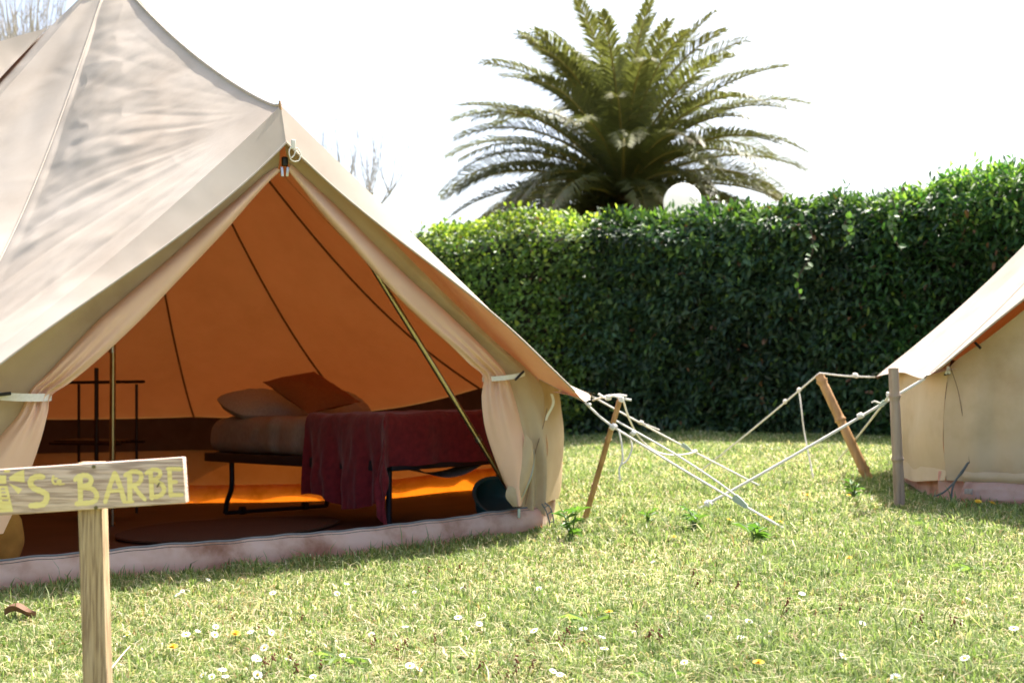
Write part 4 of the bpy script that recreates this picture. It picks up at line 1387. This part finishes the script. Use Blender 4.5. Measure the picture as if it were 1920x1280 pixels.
hedge('light green small leaved hedge beside the open tent roof', -3.2, 2.45, 36000, 'leaf_light', (0.045, 0.08), (0.55, 0.72), [(0.085, 0.15, 0.032), (0.11, 0.18, 0.04), (0.06, 0.115, 0.026)], [(0.27, 0.35, 0.06), (0.34, 0.41, 0.08)], 0.93, 5, bulge=0.05)
hedge('fresh green shrub hedge rising above the closed tent', 5.35, 8.6, 30000, 'leaf_light', (0.06, 0.10), (0.30, 0.42), [(0.035, 0.095, 0.024), (0.045, 0.115, 0.028), (0.028, 0.075, 0.022)], [(0.13, 0.22, 0.045), (0.17, 0.27, 0.06)], 0.93, 8, bulge=0.10, hh=0.04)

# climbing ivy strands on the hedge face
def ivy(label, px0, py0, px1, py1, d, seed, nl=16):
    r = np.random.default_rng(seed)
    a, b = at(px0, py0, d), at(px1, py1, d - 0.05)
    T = Thing('ivy_vine', label, 'vine', b, 'ivy strands on the hedge')
    sp = catmull([a, a.lerp(b, 0.35) + V(0.04, -0.03, 0), a.lerp(b, 0.7) + V(-0.05, -0.02, 0), b], 24)
    T.part('stem', Geo().tube(sp, 0.004, 5), 'stem')
    for k in range(nl):
        p = sp[int(r.integers(0, 25))]
        an = r.uniform(0, 2 * np.pi)
        ax_ = np.array([[math.cos(an), -0.5, math.sin(an) * 0.8]])
        L = r.uniform(0.045, 0.08)
        v, t3 = leaf_cloud(1, np.array([list(p - T.base)]), ax_, np.array([[0.1, -0.8, 0.7]]) + r.normal(0, .25, (1, 3)), np.array([L]), np.array([L * 0.85]))
        np_mesh('leaf', v, t3, 'leaf_light', np.tile(np.array([0.075, 0.15, 0.04]) * r.uniform(0.6, 1.3), (8, 1)), T.o, smooth=True)
ivy('pale ivy strand climbing the upper hedge left of the fresh green shrub', 1655, 345, 1690, 470, 9.75, 1, 22)
ivy('pale ivy strand hanging at the middle of the dark hedge', 1520, 430, 1500, 560, 10.05, 2, 14)
ivy('short bright ivy strand on the upper dark hedge', 1575, 470, 1600, 400, 9.95, 3, 12)

# ================================================================== globe lamp behind the hedge
lc = at(1280, 380, 12.6)
LAMP = Thing('globe_lamp', 'white globe lamp showing above the hedge in front of the palm', 'lamp', (lc.x, lc.y, ground_z(lc.x, lc.y)))
LAMP.part('globe', Geo().ball(lc, 0.216, 36, 24), 'globe')
LAMP.part('post', Geo().tube([V(lc.x, lc.y, ground_z(lc.x, lc.y)), V(lc.x, lc.y, lc.z - 0.19)], 0.035, 14), 'post_metal')
LAMP.part('collar', Geo().tube([V(lc.x, lc.y, lc.z - 0.25), V(lc.x, lc.y, lc.z - 0.195)], 0.075, 18), 'post_metal')

# ================================================================== palm
def build_palm():
    d = 20.0
    c = at(1168, 352, d)
    gz_ = ground_z(c.x, d)
    T = Thing('palm_tree', 'large date palm with arching feathery fronds behind the hedge', 'palm', (c.x, c.y, gz_))
    r = np.random.default_rng(21)
    def trad(t):
        return 0.42 + 0.10 * sstep(0.7, 1.0, t) + 0.03 * math.sin(t * 60)
    T.part('trunk', Geo().tube([V(c.x, c.y, gz_ - 0.1 + (c.z - 0.25 - gz_) * i / 40) for i in range(41)], trad, 20), 'palm_trunk')
    B = np.array([T.base.x, T.base.y, T.base.z])
    nfr = 150
    C0 = np.array([c.x, c.y, c.z])
    for i in range(nfr):
        k = i / (nfr - 1)                       # 0 youngest (upright) .. 1 oldest (hanging)
        az = i * 2.39996 + r.normal(0, 0.12)
        el0 = R(88 - 116 * k ** 0.80 + r.normal(0, 5))
        L = (3.6 - 0.15 * (k < 0.2)) * (0.86 + 0.14 * math.sin(PI * min(1, k * 1.5 + 0.1))) * r.uniform(0.92, 1.08)
        bend = R(r.uniform(18, 42) + 38 * math.sin(PI * min(1, k + 0.12)))
        dead = k > 0.74 and r.random() < 0.6
        if dead: L *= 0.75
        n = 46
        pts = [C0 + np.array([0, 0, -0.55 * k + 0.12])]
        tang = []
        for j in range(n):
            t = j / n
            el = el0 - bend * t ** 1.5
            dv = np.array([math.cos(az) * math.cos(el), math.sin(az) * math.cos(el), math.sin(el)])
            tang.append(dv)
            pts.append(pts[-1] + dv * L / n)
        pts = np.array(pts)
        tang = np.array(tang + [tang[-1]])
        sidev = np.array([-math.sin(az), math.cos(az), 0])
        roll = r.normal(0, 0.25)
        up = np.cross(sidev[None], tang) * -1
        up = np.where(up[:, 2:3] < 0, -up, up) if el0 > 0 else up
        sd_ = sidev[None] * math.cos(roll) + up * math.sin(roll)
        # leaflets
        m = 2 * 140
        tt = np.repeat(np.linspace(0.10, 0.995, 140), 2) + r.normal(0, 0.004, m)
        tt = np.clip(tt, 0.08, 0.999)
        sg_ = np.tile([1.0, -1.0], 140)
        idx = tt * n
        i0 = np.minimum(idx.astype(int), n - 1)
        fr_ = (idx - i0)[:, None]
        P0 = pts[i0] * (1 - fr_) + pts[i0 + 1] * fr_
        TG = tang[i0]
        UP = up[i0]
        SD = sd_[i0]
        fw = 0.62 + 0.8 * tt[:, None] ** 2
        dirv = TG * fw + SD * sg_[:, None] * 1.0 + UP * (0.42 + r.normal(0, 0.14, (m, 1))) + r.normal(0, 0.07, (m, 3))
        dirv /= np.linalg.norm(dirv, axis=1, keepdims=True)
        ll = 0.48 * np.sin(np.pi * np.clip(0.12 + 0.80 * tt, 0, 1)) ** 0.7 * r.uniform(0.85, 1.1, m)
        wv = np.cross(dirv, UP)
        wv /= np.linalg.norm(wv, axis=1, keepdims=True)
        wd = 0.0155 * r.uniform(0.8, 1.2, m)
        midp = P0 + dirv * (ll * 0.5)[:, None]
        tip = P0 + dirv * ll[:, None] + np.array([0, 0, -1.0]) * (ll * 0.26)[:, None]
        v = np.stack([P0 - wv * (wd * .5)[:, None], P0 + wv * (wd * .5)[:, None], midp + wv * wd[:, None], midp - wv * wd[:, None], tip], 1).reshape(-1, 3)
        tri = np.array([[0, 1, 2], [0, 2, 3], [3, 2, 4]])
        tr = (tri[None] + (np.arange(m) * 5)[:, None, None]).reshape(-1, 3)
        g1 = np.array([0.155, 0.168, 0.08]) * r.uniform(0.75, 1.2)
        g2 = np.array([0.21, 0.205, 0.095])
        br = np.array([0.20, 0.11, 0.055])
        mix = r.random((m, 1)) * 0.5
        col = g1 * (1 - mix) + g2 * mix
        bt = np.clip((tt[:, None] - 0.55) * 1.6, 0, 1) * (0.25 + 0.75 * (k > 0.5)) * r.random((m, 1))
        col = col * (1 - bt) + br * bt
        if dead:
            col = br * r.uniform(0.5, 1.1, (m, 1))
        fo = np_mesh('frond', v - B, tr, 'leaf_palm', np.repeat(col, 5, 0), T.o)
        rc_ = Geo().tube([Vector(p) for p in pts[::3]], lambda t: 0.032 * (1 - t) + 0.006, 5)
        T.part('frond_rib', rc_, 'palm_rib', parent=fo)
M['palm_rib'] = mat_basic('palm_rib', [(0.20, 0.17, 0.05), (0.27, 0.22, 0.07)], 0.45, 10, bump=0)
build_palm()

# ================================================================== bare trees far behind
def bare_tree(label, px, py, d, seed, nshoot, hl, spread, trunk_r=0.16):
    r = random.Random(seed)
    c = at(px, py, d)
    gz_ = ground_z(c.x, c.y)
    T = Thing('bare_tree', label, 'tree', (c.x, c.y, gz_), 'bare trees in the distance')
    top = Vector((c.x, c.y, c.z - 0.9))
    T.part('trunk', Geo().tube([Vector((c.x, c.y, gz_ - 0.1)), Vector((c.x + 0.05, c.y, (gz_ + top.z) / 2)), top], lambda t: trunk_r * (1 - 0.35 * t), 10), 'bark')
    for k in range(7):
        az = 2 * PI * k / 7 + r.uniform(-.3, .3)
        ln = r.uniform(0.8, 1.5) * spread
        end = top + Vector((math.cos(az) * ln, math.sin(az) * ln, 0.75 + r.uniform(-0.15, 0.5)))
        midp = top.lerp(end, 0.5) + Vector((0, 0, -0.12))
        lb_ = T.part('limb', Geo().tube(catmull([top, midp, end], 8), lambda t: trunk_r * 0.5 * (1 - 0.5 * t), 8), 'bark')
        g = Geo()
        for s in range(nshoot):
            b = midp.lerp(end, r.uniform(0.1, 1.05))
            a2 = r.uniform(0, 2 * PI)
            le = hl * r.uniform(0.5, 1.1)
            out = Vector((math.cos(a2), math.sin(a2), 0)) * r.uniform(0.1, 0.45) * le
            p1 = b + out * 0.6 + Vector((0, 0, le * 0.4))
            p2 = b + out + Vector((r.uniform(-.08, .08), 0, le))
            sp = catmull([b, p1, p2], 7)
            g.tube(sp, lambda t: 0.011 * (1 - t) + 0.004, 5)
            for q in range(3):
                w0 = sp[r.randint(2, 6)]
                g.tube([w0, w0 + Vector((r.uniform(-.3, .3), r.uniform(-.3, .3), r.uniform(0.1, 0.5))) * le * 0.35], lambda t: 0.006 * (1 - t) + 0.003, 4)
        tw = T.part('twigs', g, 'bark', parent=lb_, merge=False)
        tw['kind'] = 'stuff'
bare_tree('faint bare pollard tree above the left edge of the tent', -10, 150, 22, 4, 26, 2.4, 1.0, 0.11)
bare_tree('faint bare tree with upright shoots right of the tent peak', 660, 345, 26, 9, 7, 1.6, 0.85, 0.08)

# ================================================================== lawn blades
def in_tent(x, y):
    m = np.zeros(x.shape, bool)
    for F in (F1, F2):
        dx, dy = x - F.pole.x, y - F.pole.y
        cosf = -(dx * F.n.x + dy * F.n.y) / np.maximum(np.hypot(dx, dy), 1e-6)
        ang = np.arccos(np.clip(cosf, -1, 1))
        ins = np.hypot(dx, dy) < F.Rw + 0.03 - F.pull * np.clip((ang - F.half) / 0.35, 0, 1)
        w = (x - F.mid.x) * F.n.x + (y - F.mid.y) * F.n.y
        m |= ins & (w > -0.035)
    return m

def grass():
    n = 560000
    r = np.random.default_rng(5)
    # denser close to the camera
    u = r.random(n)
    dmin, dmax, ex = 1.9, 11.6, 0.15
    d = (dmin ** ex + u * (dmax ** ex - dmin ** ex)) ** (1 / ex)
    x = r.uniform(-0.52, 0.52, n) * d
    y = d
    # tufts
    j = r.random(n) < 0.55
    ci, cj = np.floor(x * 11), np.floor(y * 11)
    h1 = np.sin(ci * 127.1 + cj * 311.7) * 43758.5453
    h2 = np.sin(ci * 269.5 + cj * 183.3) * 43758.5453
    h1, h2 = h1 - np.floor(h1), h2 - np.floor(h2)
    x = np.where(j, (ci + h1) / 11 + r.normal(0, 0.026, n), x)
    y = np.where(j, (cj + h2) / 11 + r.normal(0, 0.026, n), y)
    keep = ~in_tent(x, y)
    # stop at the hedge foot
    rel = (x - HA[0]) * HN[0] + (y - HA[1]) * HN[1]
    keep &= rel > 0.02
    x, y = x[keep], y[keep]
    n = len(x)
    z = ground_np(x, y)
    dist = np.hypot(x, y)
    patch = np.sin(x * 3.1 + 1.3 * np.sin(y * 2.2)) * np.sin(y * 2.7 + np.sin(x * 1.9)) * 0.5 + 0.5
    patch2 = np.sin(x * 8.7 + 2.0 * np.sin(y * 6.1)) * np.sin(y * 9.3 + 1.5 * np.sin(x * 7.1)) * 0.5 + 0.5
    hgt = (0.013 + 0.024 * r.random(n) ** 1.6) * (0.65 + 0.55 * patch + 0.55 * patch2)
    # longer grass that the mower missed along the sill, the walls and the hedge foot
    w1 = (x - F1.mid.x) * F1.n.x + (y - F1.mid.y) * F1.n.y
    edge = np.exp(-((w1 + 0.10) / 0.10) ** 2) * (np.hypot(x - F1.pole.x, y - F1.pole.y) < 2.9)
    rad2 = np.hypot(x - F2.pole.x, y - F2.pole.y)
    edge = np.maximum(edge, np.exp(-((rad2 - 2.1) / 0.15) ** 2))
    rel = (x - HA[0]) * HN[0] + (y - HA[1]) * HN[1]
    edge = np.maximum(edge, np.exp(-(rel / 0.6) ** 2))
    hgt *= 1 + 0.5 * edge * r.random(n)
    tall = r.random(n) < 0.012
    hgt = np.where(tall, hgt * 1.9, hgt)
    az = r.uniform(0, 2 * np.pi, n)
    lean = r.uniform(0.1, 1.25, n)
    dry = r.random(n) < (0.14 + 0.24 * (1 - patch) * (1 - edge))
    lean = np.where(dry, lean * 1.5 + 0.4, lean)
    ldx, ldy = np.cos(az), np.sin(az)
    wd = r.uniform(0.0009, 0.0018, n) * (0.75 + 0.25 * dist)
    fx, fy = -np.sin(az + r.normal(0, .5, n)), np.cos(az)
    b = np.stack([x, y, z - 0.004], 1)
    wv = np.stack([fx, fy, np.zeros(n)], 1) * wd[:, None]
    m = b + np.stack([ldx * hgt * lean * 0.3, ldy * hgt * lean * 0.3, hgt * 0.62], 1)
    tp_ = b + np.stack([ldx * hgt * lean, ldy * hgt * lean, hgt * (1.05 - 0.28 * np.minimum(lean, 2))], 1)
    v = np.stack([b - wv, b + wv, m + wv * 0.8, m - wv * 0.8, tp_], 1).reshape(-1, 3)
    tri = np.array([[0, 1, 2], [0, 2, 3], [3, 2, 4]])
    t = (tri[None] + (np.arange(n) * 5)[:, None, None]).reshape(-1, 3)
    greens = np.array([(0.175, 0.235, 0.075), (0.225, 0.285, 0.10), (0.125, 0.19, 0.055), (0.29, 0.335, 0.155)])
    straw = np.array([(0.56, 0.49, 0.31), (0.46, 0.38, 0.22), (0.64, 0.59, 0.42), (0.27, 0.17, 0.085)])
    col = greens[r.integers(0, 4, n)]
    col = np.where(dry[:, None], straw[r.choice(4, n, p=[.4, .3, .22, .08])], col)
    col = col * r.uniform(0.75, 1.25, (n, 1))
    o = np_mesh('grass', v, t, 'leaf_grass', np.repeat(col, 5, 0))
    tag(o, 'short mown grass blades mixed with dry straw', 'grass', kind='stuff')
grass()

# ================================================================== flowers, weeds and litter in the lawn
def copy_tree(o, parent=None):
    c = o.copy()
    COL.objects.link(c)
    c.parent = parent
    for ch in o.children:
        copy_tree(ch, c)
    return c

def make_daisy():
    T = Thing('daisy', 'small white daisy flower in the sunny lawn', 'flower', (0, 0, 0), 'daisies scattered in the lawn')
    T.part('stem', Geo().tube(catmull([V(0, 0, -0.005), V(0.002, 0.001, 0.02), V(0, -0.002, 0.041)], 6), 0.0011, 6), 'green_stem')
    g = Geo()
    for k in range(16):
        a = 2 * PI * k / 16
        d = V(math.cos(a), math.sin(a), 0)
        s = V(-math.sin(a), math.cos(a), 0)
        up = V(0, 0, 1)
        c = V(0, -0.002, 0.042)
        z = 0.0006 * (k % 2)
        g.add([c + d * 0.003, c + d * 0.008 + s * 0.0018 + up * (0.001 + z), c + d * 0.0128 + s * 0.0014 + up * (0.0016 + z), c + d * 0.0138 + up * (0.0014 + z), c + d * 0.0128 - s * 0.0014 + up * (0.0016 + z), c + d * 0.008 - s * 0.0018 + up * (0.001 + z)], [(0, 1, 2, 3, 4, 5)])
    T.part('petals', g, 'petal', smooth=False, merge=False)
    T.part('flower_center', Geo().ball((0, -0.002, 0.0435), 0.0042, 10, 6, (1, 1, 0.6)), 'yellow')
    return T.o
def make_dandelion():
    T = Thing('dandelion', 'yellow dandelion flower standing in the lawn', 'flower', (0, 0, 0), 'dandelions in the lawn')
    T.part('stem', Geo().tube(catmull([V(0, 0, -0.005), V(0.003, 0, 0.03), V(0, 0, 0.058)], 6), 0.0018, 6), 'green_stem')
    g = Geo()
    for ring in range(3):
        nk = 18 - ring * 4
        for k in range(nk):
            a = 2 * PI * (k + 0.5 * ring) / nk
            d = V(math.cos(a), math.sin(a), 0)
            s = V(-math.sin(a), math.cos(a), 0)
            c = V(0, 0, 0.059 + 0.0015 * ring)
            L = 0.019 - ring * 0.005
            e_ = 0.25 + ring * 0.4
            u_ = (d + V(0, 0, e_)).normalized()
            g.add([c + s * 0.0012, c - s * 0.0012, c + u_ * L - s * 0.0022, c + u_ * L + s * 0.0022], [(0, 1, 2, 3)])
    T.part('petals', g, 'yellow', smooth=False, merge=False)
    return T.o
def scatter(proto, pts, seed, s0=0.85, s1=1.25, tilt=0.5):
    r = random.Random(seed)
    first = True
    for (px, py) in pts:
        p = on_ground(px, py)
        o = proto if first else copy_tree(proto)
        first = False
        o.location = p
        s = r.uniform(s0, s1)
        o.scale = (s, s, s)
        o.rotation_euler = (r.uniform(0.05, tilt), r.uniform(-tilt * .6, tilt * .6), r.uniform(-0.6, 0.6))
    bpy.context.view_layer.update()
DAISY = [(345, 1120), (342, 1130), (385, 1098), (515, 1128), (630, 1124), (645, 1112), (365, 1200), (395, 1203), (402, 1187), (248, 1214), (352, 1210), (474, 1202), (502, 1198), (505, 1226), (475, 1246), (476, 1258), (532, 1256), (390, 1277), (403, 1280), (414, 1279), (475, 1279), (424, 1289), (590, 1285), (222, 1216), (860, 1178), (896, 1186), (768, 1270), (778, 1271), (762, 1196), (780, 1120), (1400, 1183), (1456, 1203), (1330, 1170), (1391, 1216), (1287, 1258), (1130, 1242), (1186, 1203), (1050, 1281), (1030, 1276), (1096, 1202), (1012, 1203), (1120, 1215), (1808, 1138), (1818, 1258), (1902, 1202), (1610, 1184), (1740, 1240), (868, 1112), (1008, 1116), (1230, 1066), (1500, 1130), (1560, 1250), (1680, 1290), (640, 1245), (700, 1200), (1445, 846), (1425, 842), (1455, 843), (1432, 845), (1440, 838)]
scatter(make_daisy(), DAISY, 3, 0.55, 0.88, 0.8)
DAND = [(1144, 1172), (1362, 988), (1513, 945), (1592, 942), (1440, 988), (1458, 994), (1420, 986), (1424, 1276), (1832, 958), (1852, 962), (325, 1240), (1262, 1022), (1592, 1062), (438, 1212)]
scatter(make_dandelion(), DAND, 4, 0.55, 0.8)

def weed(label, px, py, h, nl, seed, ll=0.10, up=1.0, col=((0.06, 0.13, 0.03), (0.09, 0.17, 0.04)), stemmed=True, wide=0.3):
    r = np.random.default_rng(seed)
    b = on_ground(px, py)
    T = Thing('weed_plant', label, 'weed', b, 'weeds in the lawn')
    ns = 4 if stemmed else 0
    ends = []
    for s in range(ns):
        a = r.uniform(0, 2 * np.pi)
        e_ = b + V(math.cos(a) * h * 0.32, math.sin(a) * h * 0.32, h * r.uniform(0.7, 1.0))
        T.part('stem', Geo().tube(catmull([b - V(0, 0, 0.01), b.lerp(e_, 0.5) + V(0, 0, 0.02), e_], 8), lambda t: 0.0032 * (1 - 0.6 * t), 6), 'green_stem')
        ends.append(e_)
    for k in range(nl):
        if stemmed:
            e_ = ends[k % ns]
            t = r.uniform(0.05, 1.0)
            p = b.lerp(e_, t)
        else:
            p = b + V(0, 0, 0.004)
        a = r.uniform(0, 2 * np.pi)
        ax_ = np.array([[math.cos(a), math.sin(a), up * r.uniform(0.15, 0.9)]])
        L = ll * r.uniform(0.6, 1.1)
        v, t3 = leaf_cloud(1, np.array([list(p - T.base)]), ax_, np.array([[-math.cos(a) * 0.6, -math.sin(a) * 0.6, 1.0]]), np.array([L]), np.array([L * wide]), 0.2, -0.35)
        c = np.array(col[k % len(col)]) * r.uniform(0.8, 1.25)
        np_mesh('leaf', v, t3, 'leaf_light', np.tile(c, (8, 1)), T.o, smooth=True)
weed('tall jagged green weed at the right corner of the open tent', 1071, 1015, 0.15, 26, 1, 0.075)
weed('bushy dark green weed below the crossing guy ropes', 1302, 1000, 0.11, 26, 2, 0.06)
weed('low spreading weed by the rope peg and dandelions', 1415, 1018, 0.06, 16, 3, 0.08)
weed('pale broad leaved rosette weed in the foreground lawn centre', 640, 1246, 0.05, 12, 4, 0.085, 0.4, ((0.15, 0.22, 0.08), (0.18, 0.25, 0.10)), False, 0.2)
weed('broad leaved rosette weed beside a dandelion flower', 1105, 1175, 0.05, 12, 5, 0.09, 0.4, ((0.15, 0.22, 0.08), (0.18, 0.25, 0.10)), False, 0.2)
weed('leaf rosette at the bottom edge of the lawn', 1232, 1285, 0.05, 10, 6, 0.08, 0.5, ((0.13, 0.20, 0.07),), False, 0.22)
weed('low leafy weed beside the leaning thick stake', 1600, 935, 0.08, 20, 7, 0.06)
weed('pale leafy weed at the edge of the closed tent shadow', 1742, 990, 0.05, 12, 8, 0.075, 0.5, ((0.16, 0.23, 0.08),), False, 0.22)
weed('dark thin weed left of the guy rope crossing', 1215, 985, 0.06, 14, 9, 0.05)
weed('rosette weed in the sunny lawn towards the right', 1830, 1075, 0.04, 10, 10, 0.085, 0.4, ((0.15, 0.22, 0.08),), False, 0.2)

# rusty sorrel seed heads
def make_sorrel():
    T = Thing('sorrel_stalk', 'thin stalk with rusty red seed head in the lawn', 'weed', (0, 0, 0), 'rusty seed stalks in the lawn')
    T.part('stem', Geo().tube(catmull([V(0, 0, -0.005), V(0.003, 0, 0.03), V(0.006, 0, 0.062)], 6), 0.0009, 5), 'seedhead')
    r = random.Random(2)
    g = Geo()
    for k in range(9):
        c = V(0.006 + r.uniform(-.006, .006), r.uniform(-.006, .006), 0.045 + 0.0028 * k)
        g.ball(c, 0.0026, 6, 4)
    T.part('seed_head', g, 'seedhead', merge=False)
    return T.o
SOR = []
rs = random.Random(12)
for cx_, cy_, k in ((560, 1270, 6), (900, 1270, 7), (720, 1230, 5), (1330, 1110, 4), (1195, 1030, 4), (330, 1065, 4), (480, 1180, 3), (1750, 1180, 5), (1560, 1160, 4), (820, 1090, 4), (1050, 1225, 5), (1250, 1200, 5)):
    for _ in range(k):
        SOR.append((cx_ + rs.gauss(0, 40), cy_ + rs.gauss(0, 12)))
scatter(make_sorrel(), SOR, 6, 0.6, 1.05, 0.6)

# dry leaf and pale twig
p = on_ground(38, 1168)
g = Geo()
def dl(s, t):
    x, y = (s - 0.5) * 0.085, (t - 0.5) * 0.05 * math.sin(PI * min(0.97, max(0.03, s))) ** 0.7
    q = Matrix.Rotation(R(12), 3, 'Z') @ Vector((x, y, 0.012 + 0.02 * abs(t - 0.5) * 2 + 0.012 * math.sin(s * 5)))
    return p + q + V(0, 0, 0.012)
g.grid(dl, 14, 8)
o = thing_mesh('dry_leaf', g, 'dry_leaf', 'curled brown dry leaf on the grass below the sign', 'leaf', p)
p0, p1 = on_ground(206, 1272), on_ground(244, 1236)
o = thing_mesh('twig', Geo().tube(catmull([p0 + V(0, 0, 0.02), p0.lerp(p1, 0.4) + V(0.006, 0, 0.035), p1 + V(0, 0, 0.035)], 12), lambda t: 0.0022 * (1 - 0.6 * t) + 0.0006, 6), 'pale_twig', 'pale curved twig lying in the grass right of the sign post', 'twig', p0)
